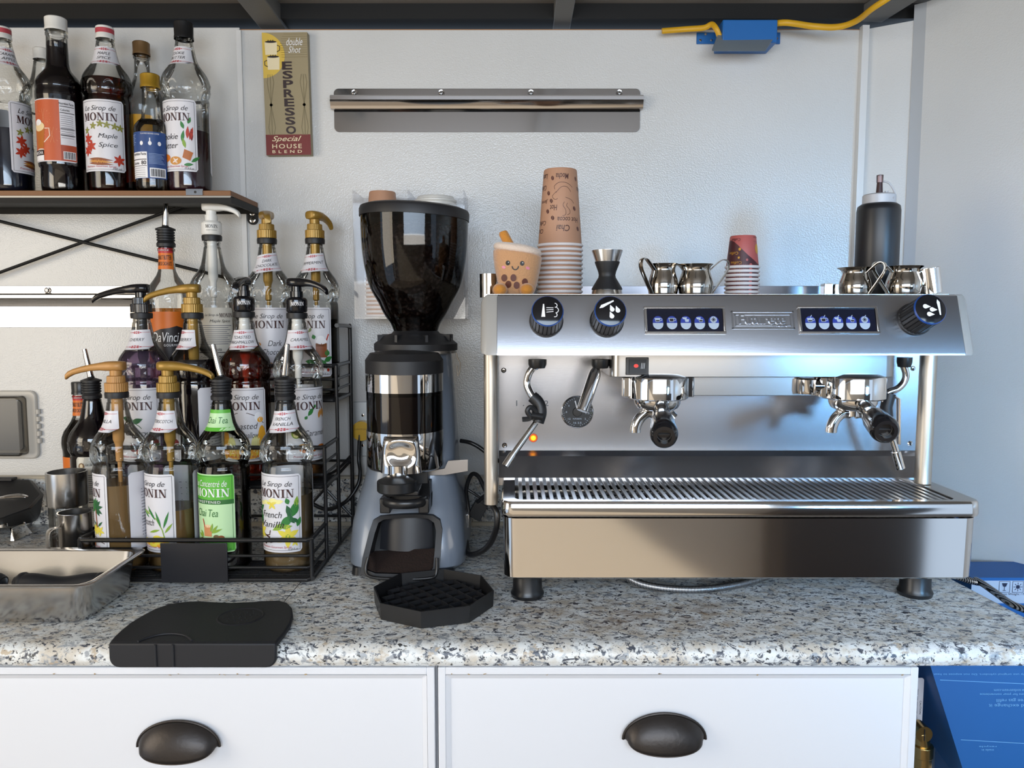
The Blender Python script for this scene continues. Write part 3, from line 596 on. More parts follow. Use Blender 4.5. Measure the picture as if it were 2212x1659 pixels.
# ---- tops
def pump(parent, z, kind, ang, up=0., sz=1.):
    """z: bottle mouth. ang: heading of the spout (0 = right, 180 = left, -90 = towards the camera)"""
    Mt = {'gold': GOLD, 'tan': TAN, 'black': BLACKG, 'white': WHITEP, 'logo': BLACKG}[kind]; tubem = {'gold': GOLD, 'tan': TAN, 'black': BLACKP, 'white': WHITEP, 'logo': WHITEP}[kind]
    a = math.radians(ang); T = Matrix.Translation((0, 0, z)); b = MB()
    b.lathe([(.0105, -.012), (.0190, -.011), (.0195, -.004), (.0190, -.001), (.0105, 0)], BLACKM, T, 40)
    o = b.build('collar_ring', parent, origin=(0, 0, 0)); o['label'] = 'black rubber ring'
    b = MB()
    rib = (lambda t, zz: .0006 * (1 if int(t / (2 * PI) * 60) % 2 else 0)) if kind in ('gold', 'tan', 'black') else None
    if kind in ('logo', 'white'): zz = .027; b.lathe([(0, 0), (.0175, 0), (.0195, .003), (.0195, zz - .004), (.0165, zz), (.0120, zz + .001), (.0120, zz + .012), (0, zz + .012)], Mt, T, 48)
    else: zz = .016; b.lathe([(0, 0), (.0182, 0), (.0182, zz - .001), (.0165, zz), (.0145, zz + .0002), (.0140, zz + .011), (.0115, zz + .012), (0, zz + .012)], Mt, T, 120, rib)
    if kind in ('logo', 'white'):
        f = lambda u, v: (.0198 * math.sin(u / .0198 + .35), -.0198 * math.cos(u / .0198 + .35), z + v); serif_word(b, 'MONIN', 0, .016, .024, .0068, WHT if kind == 'logo' else INK, f)
        if kind == 'logo': f2 = lambda u, v: (.0198 * math.sin(u / .0198 - 2.2), -.0198 * math.cos(u / .0198 - 2.2), z + v); serif_word(b, 'MONIN', 0, .016, .024, .0068, WHT, f2)
        else: put_text(b, 'GOURMET FLAVORINGS', 0, .0085, .021, INK, f, .0016)
    b.build('pump_cap', parent, origin=(0, 0, 0), bevel=.0004 if not rib else 0, ang=45)
    b = MB(); z1 = z + zz + .012; zt = z1 + .009
    b.cyl((0, 0, z1 - .004), (0, 0, zt + .004), .0098, Mt, 28)
    # head and beak: one swept body, round over the stem, tapering and drooping to the tip
    L = .083 * sz; dv = Vector((math.cos(a), math.sin(a), 0)); rings = []
    n = Vector((-dv.y, dv.x, 0)); sec = [(d_ if d_ < .02 else .02 + (d_ - .02) * sz, a_, b_, c_) for d_, a_, b_, c_ in [(-.0155, .6, .7, 0), (-.0148, .9, .86, 0), (-.0125, 1.15, .93, 0), (-.006, 1.34, .97, 0), (.004, 1.34, .97, 0), (.014, 1.05, .95, -.0003), (.026, .80, .78, -.0010), (.042, .70, .68, -.0028), (.058, .64, .62, -.0062), (.071, .60, .60, -.0100), (.0795, .54, .62, -.0142), (.084, .48, .56, -.0185)]]
    for (d, wf, hf, dz) in sec:
        cxx = dv * d + Vector((0, 0, zt + .0075 + dz + up * max(0, d))); ring = []
        for k in range(16):
            t = 2 * PI * k / 16; cx_ = math.copysign(abs(math.cos(t)) ** .65, math.cos(t)); sx_ = math.copysign(abs(math.sin(t)) ** .65, math.sin(t))
            ring.append(cxx + n * (.0112 * wf * cx_) + Vector((0, 0, .0088 * hf * sx_)))
        rings.append(ring)
    b.loft(rings, Mt); b.build('pump_spout', parent, origin=(0, 0, 0), ang=50)
    b = MB(); b.lathe([(0, .0), (.0094, 0), (.0094, -.084), (.0080, -.088), (.0062, -.094), (.0062, -.122), (.0036, -.124), (.0035, -.270), (0, -.270)], tubem, T, 24)
    b.build('dip_tube', parent, origin=(0, 0, 0))
def pourer(parent, z, lean=(.0, .0), ln=.055, up=0.):
    T = Matrix.Translation((0, 0, z)); b = MB(); pr = [(0, -.03), (.011, -.03), (.013, -.012), (.0175, -.010), (.0180, -.004), (.0165, -.002)]
    for k in range(4): pr += [(.0150, .001 + k * .005), (.0172, .002 + k * .005), (.0172, .0045 + k * .005), (.0150, .0055 + k * .005)]
    pr += [(.0150, .022), (.0188, .0225), (.0188, .0255), (.0125, .028), (.0065, .030), (.006, .033), (0, .033)]
    b.lathe(pr, BLACKM, T, 36); b.build('pourer_stopper', parent, origin=(0, 0, 0))
    b = MB(); p = Vector((0, 0, z + .030)); q = p + Vector((lean[0], lean[1], ln)); d = (q - p).normalized()
    b.tube([p, p + d * ln * .5, q], [.0062, .0052, .0043], POLISH, 16); b.cyl(q - d * .0005, q + d * .0003, .0034, BLACKM, 14)
    o = b.build('steel_spout', parent, origin=(0, 0, 0), ang=50); o['label'] = 'polished steel pouring spout'
def screwcap(parent, z, mat, r=.0165, h=.018, band=None, dome=0.):
    b = MB(); T = Matrix.Translation((0, 0, z)); b.lathe([(r + .0006, -.006), (r + .0006, -.001), (r, 0), (r, h - .0015), (r - .0015, h), (0, h + dome)], mat, T, 90, (lambda t, zz: .0003 if zz > .0005 and int(t / (2 * PI) * 90) % 2 else 0) if not band else None)
    if band: b.lathe([(r + .0003, .004), (r + .0003, .013)], band, T, 48)
    b.build('screw_cap', parent, origin=(0, 0, 0), bevel=0)
def bottle(label, group, px, py, Y, base, liq=None, level=None, prof=MONIN, key='monin', glass=GLASS, scale=1., cat='bottle', lname=None, name='syrup_bottle'):
    c = onY(px, py, Y); t = thing(name, (c.x, Y, base), label, cat, group)
    g = bpy.data.objects.new('glass_body', glass_mesh(prof, key, glass)); COL.objects.link(g); g.parent = t
    if liq:
        lv = zY(level, Y) - base; pr = []; pr2 = prof; ins = .0016
        for (r, z) in pr2:
            if z < lv: pr.append((max(0, r - ins) if r else 0, max(z, .0045) if r < .038 else z))
        rl = rad(prof, lv) - ins; pr.append((rl, lv)); pr.append((0, lv - .0003))
        b = MB(); b.lathe(pr, LIQ[liq], n=56); b.build('syrup', t, origin=(0, 0, 0), ang=60)
    if scale != 1: t.scale = (scale,) * 3
    return t
def addl(t, mb, name='label_sheet'): return mb.build(name, t, origin=(0, 0, 0), recalc=False, ang=60)

GR1 = 'syrup bottles in the black wire rack'; GR2 = 'bottles on the brown wall shelf'
Y1_, Y2_, Y3_ = 1.332, 1.438, 1.553; B1_, B2_, B3_ = .9135, 1.051, 1.199
# --- front tier
t = bottle('palm tree labelled syrup bottle with tan pump, at the left end of the rack', GR1, 257, 960, Y1_, B1_, 'amber', 1040)
addl(t, monin_label(MONIN, -1.10, ['Vanilla'], 'palm')); addl(t, neck_label(MONIN, -.75, ['VANILLA']), 'neck_label'); pump(t, .312, 'tan', 183)
t = bottle('clear butterscotch syrup bottle with gold pump pointing right, green cane on its label', GR1, 368, 960, Y1_, B1_, 'amber', 1093)
addl(t, monin_label(MONIN, -.55, ['Butterscotch'], 'cane')); addl(t, neck_label(MONIN, -.38, ['BUTTERSCOTCH']), 'neck_label'); pump(t, .312, 'gold', -8)
t = bottle('green-labelled chai tea bottle with a steel pouring spout', GR1, 482, 960, Y1_, B1_, 'black', 1080, glass=thin('tinted_glass', (.93, .94, .91), (.52, .54, .46)))
addl(t, monin_label(MONIN, -.28, [], '', style='green')); addl(t, neck_label(MONIN, -.12, [], style='green', zc_=.264), 'neck_label'); pourer(t, .308, (-.012, .0), .056)
t = bottle('clear french vanilla syrup bottle with steel pouring spout, yellow flowers on its label', GR1, 619, 960, Y1_, B1_, 'amber2', 1063)
addl(t, monin_label(MONIN, -.25, ['French', 'Vanilla'], 'vanilla')); addl(t, neck_label(MONIN, .0, ['FRENCH', 'VANILLA'], slant=.05), 'neck_label'); pourer(t, .308, (.006, .0), .056)
# --- middle tier
t = bottle('cherry syrup bottle with black pump pointing left and violet residue inside', GR1, 312, 830, Y2_, B2_, 'purple', 757)
addl(t, monin_label(MONIN, -.05, ['Cherry'], 'cherry')); addl(t, neck_label(MONIN, -.05, ['CHERRY'], slant=.03), 'neck_label'); pump(t, .312, 'black', 188, -.05)
t = bottle('near-black berry syrup bottle with gold pump pointing left, in the middle row', GR1, 421, 830, Y2_, B2_, 'black', 775)
addl(t, monin_label(MONIN, -1.36, ['Blackberry'], 'cherry')); addl(t, neck_label(MONIN, -.72, ['BLACKBERRY']), 'neck_label'); pump(t, .312, 'gold', 187, -.04)
t = bottle('deep red toasted marshmallow syrup bottle with black pump', GR1, 532, 830, Y2_, B2_, 'red', 758)
addl(t, monin_label(MONIN, .12, ['Toasted', 'Marshmallow'], 'marsh')); addl(t, neck_label(MONIN, .05, ['TOASTED', 'MARSHMALLOW'], slant=.03), 'neck_label'); pump(t, .314, 'logo', -82, 0, .8)
t = bottle('nearly empty caramel syrup bottle with black pump and white dip tube', GR1, 645, 830, Y2_, B2_, 'orange', 995)
addl(t, monin_label(MONIN, .72, ['Caramel'], 'caramel')); addl(t, neck_label(MONIN, .48, ['CARAMEL'], slant=.03), 'neck_label'); pump(t, .312, 'logo', -20, 0, .72)
# --- top tier
t = bottle('peanut butter syrup bottle with orange neck band and steel spout, in the top row', GR1, 363, 640, Y3_, B3_, 'orange', 666, SLIM, 'slim')
mb = MB(); f0, f1, f2 = [label_fn(SLIM, 0., .03, e) for e in (.0004, .0007, .0010)]; paper(mb, f0, 90, 136, cm('#d9701c'), 1)
poly(mb, f1, [(-38, 70), (-30, 84), (-16, 96), (0, 102), (16, 104), (30, 108), (42, 104), (42, 4), (10, 4), (-10, 30), (-30, 50)], INK)
put_text(mb, 'DaVinci', 8, 86, 52, WHT, f2, 19, shear=.25, off=.002); put_text(mb, 'GOURMET', 20, 70, 30, WHT, f2, 4.6, spacing=1.2); rect(mb, f1, -40, -14, 4, 40, cm('#a84a1c'), 5); addl(t, mb)
addl(t, neck_label(SLIM, 0., [], .268, 'orange'), 'neck_label'); pourer(t, .305, (.004, .0), .058)
t = bottle('clear maple syrup bottle with white pump, ingredient label turned forward', GR1, 462, 640, Y3_, B3_, None, None)
addl(t, monin_label(MONIN, .38, ['Maple Spice'], '', style='back')); pump(t, .318, 'white', -6, .0, .62)
t = bottle('clear dark chocolate syrup bottle with gold pump, in the rack top row', GR1, 580, 640, Y3_, B3_, 'brown', 868)
addl(t, monin_label(MONIN, .22, ['Dark', 'Chocolate'], 'choc')); addl(t, neck_label(MONIN, .25, ['DARK', 'CHOCOLATE'], slant=.16), 'neck_label'); pump(t, .312, 'gold', -71)
t = bottle('clear peppermint syrup bottle with gold pump, at the right end of the top row', GR1, 683, 640, Y3_, B3_, 'clear', 690)
addl(t, monin_label(MONIN, -.14, ['Peppermint'], 'mint')); addl(t, neck_label(MONIN, -.02, ['PEPPERMINT'], slant=.10), 'neck_label'); pump(t, .312, 'gold', 62, 0, .45)
# --- standing on the worktop behind the rack's left end
t = bottle('dark syrup bottle with steel pouring spout standing left of the rack', None, 203, 950, 1.50, ZC, 'black', 852)
addl(t, monin_label(MONIN, .55, ['Chocolate'], '', style='back', z0=.05)); pourer(t, .306, (-.010, .0), .056)
t = bottle('black-capped peanut butter syrup bottle, half hidden behind the dark syrup bottle', None, 178, 930, 1.60, ZC, 'brown', 905, SLIM, 'slim')
mb = MB(); f0, f1, f2 = [label_fn(SLIM, 0., .03, e) for e in (.0004, .0007, .0010)]; paper(mb, f0, 90, 136, cm('#d9701c'), 1); poly(mb, f1, [(-38, 80), (-16, 100), (30, 108), (42, 4), (-38, 4)], INK)
put_text(mb, 'DaVinci', 4, 86, 56, WHT, f2, 19, shear=.25); addl(t, mb); addl(t, neck_label(SLIM, 0., [], .268, 'orange'), 'neck_label'); screwcap(t, .300, BLACKP, .0165, .020)

# --- wall shelf
SH = .0 + zY(411, 1.507)
t = bottle('clear caramel apple syrup bottle cut by the left edge, dark blue syrup inside', GR2, 13, 240, 1.56, SH, 'navy', 284)
addl(t, monin_label(MONIN, 1.72, ['Apple'], 'maple')); addl(t, monin_label(MONIN, -.78, ['Caramel Apple'], '', style='back')); addl(t, neck_label(MONIN, 1.0, ['CARAMEL', 'APPLE']), 'neck_label'); screwcap(t, .304, WHITEP, .0165, .017, band=RED)
t = bottle('empty clear bottle at the back of the shelf, behind the orange-labelled one', GR2, 97, 260, 1.615, SH, None, None, scale=.93); screwcap(t, .304, WHITEP)
t = bottle('black syrup bottle with white cap and orange mug label', GR2, 130, 240, 1.55, SH, 'black', 93, TORA, 'tora')
mb = MB(); f0, f1, f2, f3 = [label_fn(TORA, .05, .055, e) for e in (.0004, .0007, .0010, .0013)]; paper(mb, f0, 92, 118, PAPER, 2)
rect(mb, f1, -42, 18, 2, 116, cm('#c25a30'), 12); rect(mb, f1, 18, 46, 2, 32, cm('#a8482a'), 5)
for (x, y) in ((-12, 84), (4, 50), (-30, 100)):
    for k in range(7): a = PI * k / 7; stroke(mb, f2, [(x - 15 * math.cos(a), y - 15 * math.sin(a)), (x + 15 * math.cos(a), y + 15 * math.sin(a))], .45, cm('#dd9a70'))
poly(mb, f2, [(-38, 62), (-10, 62), (-14, 26), (-32, 26)], cm('#b5671e')); ell(mb, f3, -24, 66, 14, 9, cm('#e8cfa0')); ell(mb, f3, -26, 74, 9, 6, WHT); ell(mb, f2, -23, 22, 10, 3, cm('#dcc6b4'))
stroke(mb, f3, [(-10, 62), (-1, 62), (0, 48), (-12, 36)], 1.8, cm('#e9d3c2')); rect(mb, f3, -44, -14, 12, 22, INK, 5); put_text(mb, 'MOCHA', -28, 17, 24, WHT, f3, 6, off=.01); rect(mb, f3, -44, -14, 2, 12, WHT, 5)
put_text(mb, 'Nutrition Facts', 31, 110, 26, INK, f2, 4.5, off=.012); put_text(mb, 'Calories', 28, 98, 16, INK, f2, 4, off=.01)
for y in (104, 92, 62, 50): rect(mb, f2, 19, 45, y, y + 1.2, INK, 5)
for k in range(12): rect(mb, f2, 20, 42, 87 - 3.8 * k, 87.8 - 3.8 * k, GREY, 5)
rect(mb, f2, 22, 44, 5, 20, WHT, 5); [rect(mb, f3, 23 + 1.7 * k, 23.6 + 1.7 * k + (k % 3) * .3, 6, 19, INK) for k in range(12)]
addl(t, mb); screwcap(t, .316, WHITEP, .0195, .019)
t = bottle('full maple spice syrup bottle, red-brown, with red and white cap', GR2, 234, 240, 1.56, SH, 'maple', 177)
addl(t, monin_label(MONIN, .06, ['Maple', 'Spice'], 'maple', small='750 mL')); addl(t, neck_label(MONIN, .30, ['MAPLE', 'SPICE']), 'neck_label'); screwcap(t, .304, WHITEP, .0165, .018, band=RED)
t = bottle('clear bottle with bronze cap and yellow label behind the small blue-labelled bottle', GR2, 311, 250, 1.62, SH, 'brown', 330, SLIM, 'slim', scale=.98)
mb = MB(); f0, f1 = [label_fn(SLIM, -.2, .03, e) for e in (.0004, .0007)]; paper(mb, f0, 80, 136, cm('#dba433'), 1); rect(mb, f1, -39, 39, 2, 30, cm('#cf7420'), 8); put_text(mb, 'CARAMEL', -20, 76, 30, cm('#b5651e'), f1, 8, off=.01); addl(t, mb)
screwcap(t, .300, pm('bronze_cap', '#7c5f3c', .4, .3), .0165, .020)
t = bottle('small clear bottle with gold cap and blue nutrition label', GR2, 329, 300, 1.535, SH, 'clear', 262, SMALL, 'small')
mb = MB(); f0, f1, f2 = [label_fn(SMALL, .05, .022, e) for e in (.0004, .0007, .0010)]; NB = cm('#24457f'); paper(mb, f0, 78, 88, NB, 1)
rect(mb, f1, -38, 2, 1, 50, WHT, 6); rect(mb, f1, 6, 36, 2, 20, WHT, 5); put_text(mb, 'Nutrition Facts', -16, 46, 33, INK, f2, 5, off=.015); rect(mb, f2, -36, 1, 35, 36.4, INK, 5); put_text(mb, 'Calories', -24, 29, 18, INK, f2, 5, off=.012); put_text(mb, '80', -5, 29.5, 10, INK, f2, 7.5, off=.02); rect(mb, f2, -36, 1, 23, 24, INK, 5)
for k in range(5): rect(mb, f2, -34, -2, 19 - 4 * k, 19.8 - 4 * k, GREY, 5)
for k in range(8): rect(mb, f2, 5, 34 - (k * 5) % 7, 46 - 2.6 * k, 46.8 - 2.6 * k, cm('#8fa6cf'), 5)
for k in range(6): rect(mb, f2, -37, -22 - (k % 2) * 3, 82 - 3.6 * k, 83 - 3.6 * k, cm('#8fa6cf'), 5)
put_text(mb, 'FLAVORED BREWED COFFEE', 8, 84, 34, WHT, f2, 2.6)
for x in (-8, 8, 25): ell(mb, f2, x, 66, 3.2, 4, WHT); rect(mb, f2, x - .9, x + .9, 66, 76 if x == 8 else 70, WHT)
[rect(mb, f2, 8 + 1.7 * k, 8.7 + 1.7 * k + (k % 3) * .3, 4, 18, INK) for k in range(15)]; addl(t, mb); screwcap(t, .204, pm('gold_cap', '#b9912f', .3, .5), .0175, .020, dome=.004)
t = bottle('cookie butter syrup bottle with black cap, half full of plum-coloured syrup', GR2, 403, 240, 1.56, SH, 'plum', 288)
addl(t, monin_label(MONIN, -.26, ['Cookie', 'Butter'], 'cookie')); addl(t, neck_label(MONIN, -.25, ['COOKIE', 'BUTTER']), 'neck_label'); screwcap(t, .304, BLACKP, .0178, .026)
# ================================================================ WIRE RACK
XL = onY(172, 1215, 1.282).x; XRr = onY(672, 1215, 1.282).x
rk = thing('bottle_rack', ((XL + XRr) / 2, 1.45, ZC), 'black wire three-tier bottle rack with a blank black sign plate', 'rack')
tiers = [(1.281, 1.384, .9125, .976), (1.386, 1.490, 1.050, zY(967, 1.386)), (1.492, 1.612, 1.198, zY(790, 1.492))]
for ti, (ya, yb, zf, zt) in enumerate(tiers):
    b = MB(); zf_ = zf - .0045; wr = .0032
    for z, r_ in ((zt, .0040), (zt - (zt - zf_) * .40, .0026), (zt - (zt - zf_) * .70, .0026), (zf_ - .001, .0040)):
        b.tube([(XL, yb, z), (XL, ya + .006, z), (XL + .006, ya, z), (XRr - .006, ya, z), (XRr, ya + .006, z), (XRr, yb, z)], r_, WIRE, 10)
    for x in (XL, XRr): b.tube([(x, ya + .004, zf_), (x, ya + .004, zt)], .0036, WIRE, 10)
    n = int((yb - ya) / .0105)
    for k in range(1, n): y = ya + (yb - ya) * k / n; b.tube([(XL, y, zf_ + .001), (XRr, y, zf_ + .001)], .0018, WIRE, 6)
    for x in (XL + .1, (XL + XRr) / 2, XRr - .1): b.tube([(x, ya, zf_ - .0015), (x, yb, zf_ - .0015)], .0024, WIRE, 6)
    b.build('tier_basket', rk)
for x in (XL - .002, XRr + .002):
    for pts, r_ in ((catmull([(x, 1.618, ZC + .005), (x, 1.620, 1.15), (x, 1.622, zY(722, 1.62)), (x, 1.612, zY(706, 1.61)), (x, 1.56, zY(703, 1.56)), (x, 1.50, zY(703, 1.5))], 6) if x > -.5 else [(x, 1.618, ZC + .005), (x, 1.62, 1.27)], .0042), ([(x, 1.49, ZC + .005), (x, 1.49, 1.20)], .0036), ([(x, 1.384, ZC + .005), (x, 1.384, 1.05)], .0036)):
        b = MB(); b.tube(pts, r_, WIRE, 10); b.build('rack_upright', rk)
    b = MB(); b.tube([(x, 1.282, .9085), (x, 1.618, .9085)], .004, WIRE, 8); b.build('base_runner', rk)
b = MB()
def ringarc(x0, x1, y, z0, z1): return [(x0 + (x1 - x0) * k / 14, y, z0 + (z1 - z0) * math.sin(PI * k / 14)) for k in range(15)]
for xx in ((XRr - .11, XRr), (XL, XL + .11)): b.tube(ringarc(*xx, 1.614, 1.06, 1.02), .003, WIRE, 8); b.tube([(xx[0], 1.614, 1.05), (xx[1], 1.614, .93)], .003, WIRE, 8); b.tube([(xx[0], 1.614, .93), (xx[1], 1.614, 1.05)], .003, WIRE, 8)
b.tube([(XL, 1.616, 1.05), (XRr, 1.616, 1.05)], .003, WIRE, 8); b.tube([(XL, 1.616, .93), (XRr, 1.616, .93)], .003, WIRE, 8); b.build('scroll_brace', rk)
pl = onY(420, 1220, 1.275); b = MB(); w = onY(492, 1220, 1.275).x - onY(348, 1220, 1.275).x
b.bx(pl.x - w / 2, pl.x + w / 2, 1.2735, 1.2765, ZC + .004, zY(1173, 1.275), pm('black_sign_plate', (.014, .014, .018), .35)); b.build('sign_plate', rk, bevel=.0008)

# ================================================================ WALL SHELF
sx = -.542; sY0, sY1 = 1.507, YB - .004; zb = SH
sh = thing('wall_shelf', (-1.2, 1.6, zb), 'brown wooden wall shelf on a black metal frame, holding a row of syrup bottles', 'shelf')
m = MB(); m.bx(-1.9, sx, sY0, sY1, zb - .0105, zb - .0003, BROWN); m.build('shelf_board', sh, bevel=.001)
m = MB()
for q in ((-1.9, sx + .001, sY0 - .001, sY0 + .003), (-1.9, sx + .001, sY1 - .004, sY1)): m.bx(q[0], q[1], q[2], q[3], zb - .0245, zb - .011, DARKM)
m.bx(sx - .003, sx + .001, sY0 + .003, sY1 - .004, zb - .0245, zb - .011, DARKM)
m.bx(-1.9, sx + .001, sY0 - .0012, sY0 + .018, zb - .0125, zb - .0106, pm('worn_frame_edge', (.30, .29, .27), .4, .6)); m.bx(-1.9, sx, sY0 + .018, sY1 - .004, zb - .0125, zb - .0107, pm('shelf_underside', (.03, .03, .026), .6)); m.build('shelf_frame', sh)
m = MB(); m.bx(-1.9, sx, sY0 - .0022, sY0 - .0011, zb - .0142, zb - .0112, pm('worn_frame_edge', (.30, .29, .27))); m.build('frame_edge', sh)
m = MB(); c = onY(420, 415, sY0 - .001); m.bx(c.x - .016, c.x + .016, sY0 - .0022, sY0 - .0002, c.z - .006, c.z + .006, POLISH); m.cyl((c.x + .002, sY0 - .0024, c.z), (c.x + .002, sY0 - .002, c.z), .0025, BLACKP, 12); o = m.build('shelf_clip', sh); o['label'] = 'small worn metal clip'
m = MB()
yb_ = YB - .03
for (a, b_) in (((-40, 468), (512, 606)), ((-40, 603), (424, 434))):
    p, q = onY(a[0], a[1], yb_), onY(b_[0], b_[1], yb_); m.tube([p, q], .0040, DARKM, 10, flat=.85); yb_ += .006
m.build('cross_brace', sh)
m = MB(); c = onY(546, 468, YB - .004); M_ = frameXZ(c.x, YB - .001, c.z)
m.prism(rrect(-.011, .011, -.017, .017, .0105), 0, .005, DARKM, M_)
for dz in (.008, -.007): m.lathe([(0, .0055), (.0035, .0058), (.006, .0052)], POLISH, frameXZ(c.x, YB - .001, c.z + dz), 16)
o = m.build('wall_bracket', sh); o['label'] = 'black bracket with two screws'

# ================================================================ TICKET RAILS
RAILM = pm('rail_steel', (.50, .48, .47), .10, 1)
def rail(x0, x1, ytop, ybot, label, mid, screws, YB=YB):
    Y = YB - .003; zt, zbm, zr0, zr1 = zY(ytop, Y), zY(ybot, Y), zY(mid[0], Y - .018), zY(mid[1], Y - .018)
    t = thing('ticket_rail', ((x0 + x1) / 2, YB, (zt + zbm) / 2), label, 'rail')
    m = MB(); m.prism(rrect(x0 + .004, x1 - .004, zbm, zt, .010), 0, .0015, RAILM, frameXZ(0, YB - .0005, 0)); m.build('back_plate', t, bevel=.0004)
    m = MB(); n = 12; L = []; R = []; pts = []
    za, zc2 = zr0, zr1
    for y, z in ((Y - .002, za + .002), (Y - .015, za), (Y - .018, za - .003), (Y - .0175, (za + zc2) / 2 + .004), (Y - .019, (za + zc2) / 2 + .002), (Y - .0165, (za + zc2) / 2 - .001), (Y - .012, zc2 + .001), (Y - .009, zc2), (Y - .003, zc2 + .004)): pts.append((y, z))
    m.loft([[(x0, y, z) for y, z in pts], [(x1, y, z) for y, z in pts]], RAILM); m.build('rail_channel', t, ang=20)
    for sxp, syp in screws:
        c = onY(sxp, syp, Y - .003); m = MB(); m.lathe([(0, .0022), (.0028, .0018), (.0042, .0)], CHROME, frameXZ(c.x, Y - .001, c.z), 16); m.lathe([(.0045, 0), (.0065, .0004), (.0065, 0)], RAILM, frameXZ(c.x, Y - .001, c.z), 16)
        for r_ in (0, PI / 2): m.bx(-.0022, .0022, -.0004, .0004, .0018, .0024, BLACKP, frameXZ(c.x, Y - .001, c.z) @ Matrix.Rotation(r_ + .3, 4, 'Z'))
        m.build('screw', t)
rail(onY(713, 230, YB - .02).x, onY(1390, 230, YB - .02).x, 191, 285, 'polished steel ticket rail high on the wall above the espresso machine', (204, 234), [(765, 200), (953, 200), (1147, 200), (1338, 200)])
rail(-1.35, onY(300, 650, YB - .02).x, 618, 707, 'bright steel ticket rail on the wall behind the syrup bottles, under the shelf', (634, 662), [(101, 627)], YB - .0035)

# ================================================================ ESPRESSO SIGN
ct = onY(621, 205, YB - .012); w = .094; hS = zY(75, YB) - zY(337, YB); sg = thing('coffee_sign', (ct.x, YB, ct.z), 'tall narrow espresso sign with two stacked cups and a red foot', 'sign')
MS = Matrix.Translation(ct) @ Matrix(((1, 0, 0, 0), (0, 0, -1, 0), (0, 1, 0, 0), (0, 0, 0, 1))) @ Matrix.Rotation(.012, 4, 'Z')
def fs_(e): return lambda u, v: tuple(MS @ Vector((u / 1000, v / 1000, .0062 + e)))
hm = hS * 500; KH = pm('khaki_board', '#96896a', .55, bump=('noise', 60, .2, .002)); m = MB()
m.prism([(-w / 2, -hS / 2), (w / 2, -hS / 2), (w / 2, hS / 2), (-w / 2, hS / 2)], -.011, .006, KH, MS)
f0, f1, f2 = fs_(.0002), fs_(.0005), fs_(.0008)
rect(m, f0, -47, 47, -hm, -hm + 42, cm('#6e1f1c')); YEL = cm('#d2b24a')
poly(m, f0, [(-47, hm)] + [(-47 + 46 * math.cos(a), hm - 46 + 46 * math.sin(a)) for a in [PI / 2 - PI * k / 20 for k in range(21)]] + [(-47, hm - 92)], YEL)
CRM = cm('#e3d5b0')
for cx_, cy_, s_ in ((-29, hm - 30, -1), (-25, hm - 60, 1)):
    poly(m, f1, [(cx_ - 13, cy_ + 10), (cx_ + 13, cy_ + 10), (cx_ + 12, cy_ - 15), (cx_ - 12, cy_ - 15)], CRM); ell(m, f2, cx_, cy_ + 11, 12, 2.2, INK)
    stroke(m, f1, [(cx_ - 13 * s_, cy_ + 4), (cx_ - 18 * s_, cy_ + 2), (cx_ - 18 * s_, cy_ - 6), (cx_ - 12 * s_, cy_ - 9)], 1.6, INK)
    for k in range(3): stroke(m, f2, [(cx_ - 6 + 5 * k, cy_ + 12), (cx_ - 5 + 5 * k, cy_ + 15)], 1.2, INK)
for k in range(11): rect(m, f0, 2 - (k * 3.0 if k < 5 else 12 - (k - 5) * 0.5) - (4 if k < 3 else 0), 46, hm - 4 - 4.6 * k, hm - 3.4 - 4.6 * k, cm('#776b4c'))
put_text(m, 'double', 20, hm - 19, 34, WHT, f1, 15, shear=.35, off=-.004); put_text(m, 'Shot', 20, hm - 35, 26, WHT, f1, 13, shear=.35, off=-.004)
for k, ch in enumerate('ESPRESSO'): put_text(m, ch, 3 + k * .5, hm - 67 - k * 18.7, 21, cm('#2c1a1a'), f1, 16.4, off=.03)
for sx_ in (-33, 36):
    for sy_ in (1, -1):
        for k in range(3): stroke(m, f1, [(sx_, -22 + sy_ * 2), (sx_ - 3 + 3 * k, -22 + sy_ * 20), (sx_ - 7 + 7 * k, -22 + sy_ * 46), (sx_ - 4 + 4 * k, -22 + sy_ * 62)], 1.0, cm('#7a6e4e'))
        ell(m, f1, sx_, -22, 3, 3, cm('#b5a986'))
put_text(m, 'Special', -3, -hm + 32, 62, CRM, f1, 14, shear=.4, off=.004); put_text(m, 'HOUSE', -3, -hm + 18, 62, CRM, f1, 9, off=.008, spacing=1.25); put_text(m, 'BLEND', -3, -hm + 7, 62, CRM, f1, 6, off=.012, spacing=1.8)
m.build('sign_board', sg)

# ================================================================ BLUE JUNCTION BOX AND YELLOW CABLE
BLU = pm('blue_box_plastic', '#1d63a8', .4); jb = thing('junction_box', (.31, YB, 1.95), 'blue electrical junction box with grey cover fixed at the wall top', 'electrical box')
a, b2 = onY(1556, 45, 1.62), onY(1680, 100, 1.62); m = MB(); zc1, zc0 = onY(1600, 42, 1.60).z, onY(1600, 92, 1.60).z
m.bx(a.x, b2.x - .008, 1.60, 1.668, zc0, zc1, BLU); m.build('box_body', jb, bevel=.002)
p, q = onY(1505, 70, YB - .003), onY(1685, 95, YB - .003); m = MB(); m.bx(p.x, q.x, YB - .004, YB - .001, q.z, p.z, BLU); m.build('mounting_plate', jb, bevel=.001)
for sx_, sy_ in ((1513, 87), (1678, 83), (1537, 87), (1524, 74)): c = onY(sx_, sy_, YB - .004); m = MB(); m.lathe([(0, .0014), (.0026, .001), (.003, 0)], POLISH, frameXZ(c.x, YB - .004, c.z), 12); m.build('plate_screw', jb)
pts = [onY(1551, 72, 1.612), onY(1677, 70, 1.612), onY(1652, 108, 1.588), onY(1537, 108, 1.588)]; n_ = Vector((0, -.7, -.7)) * .006
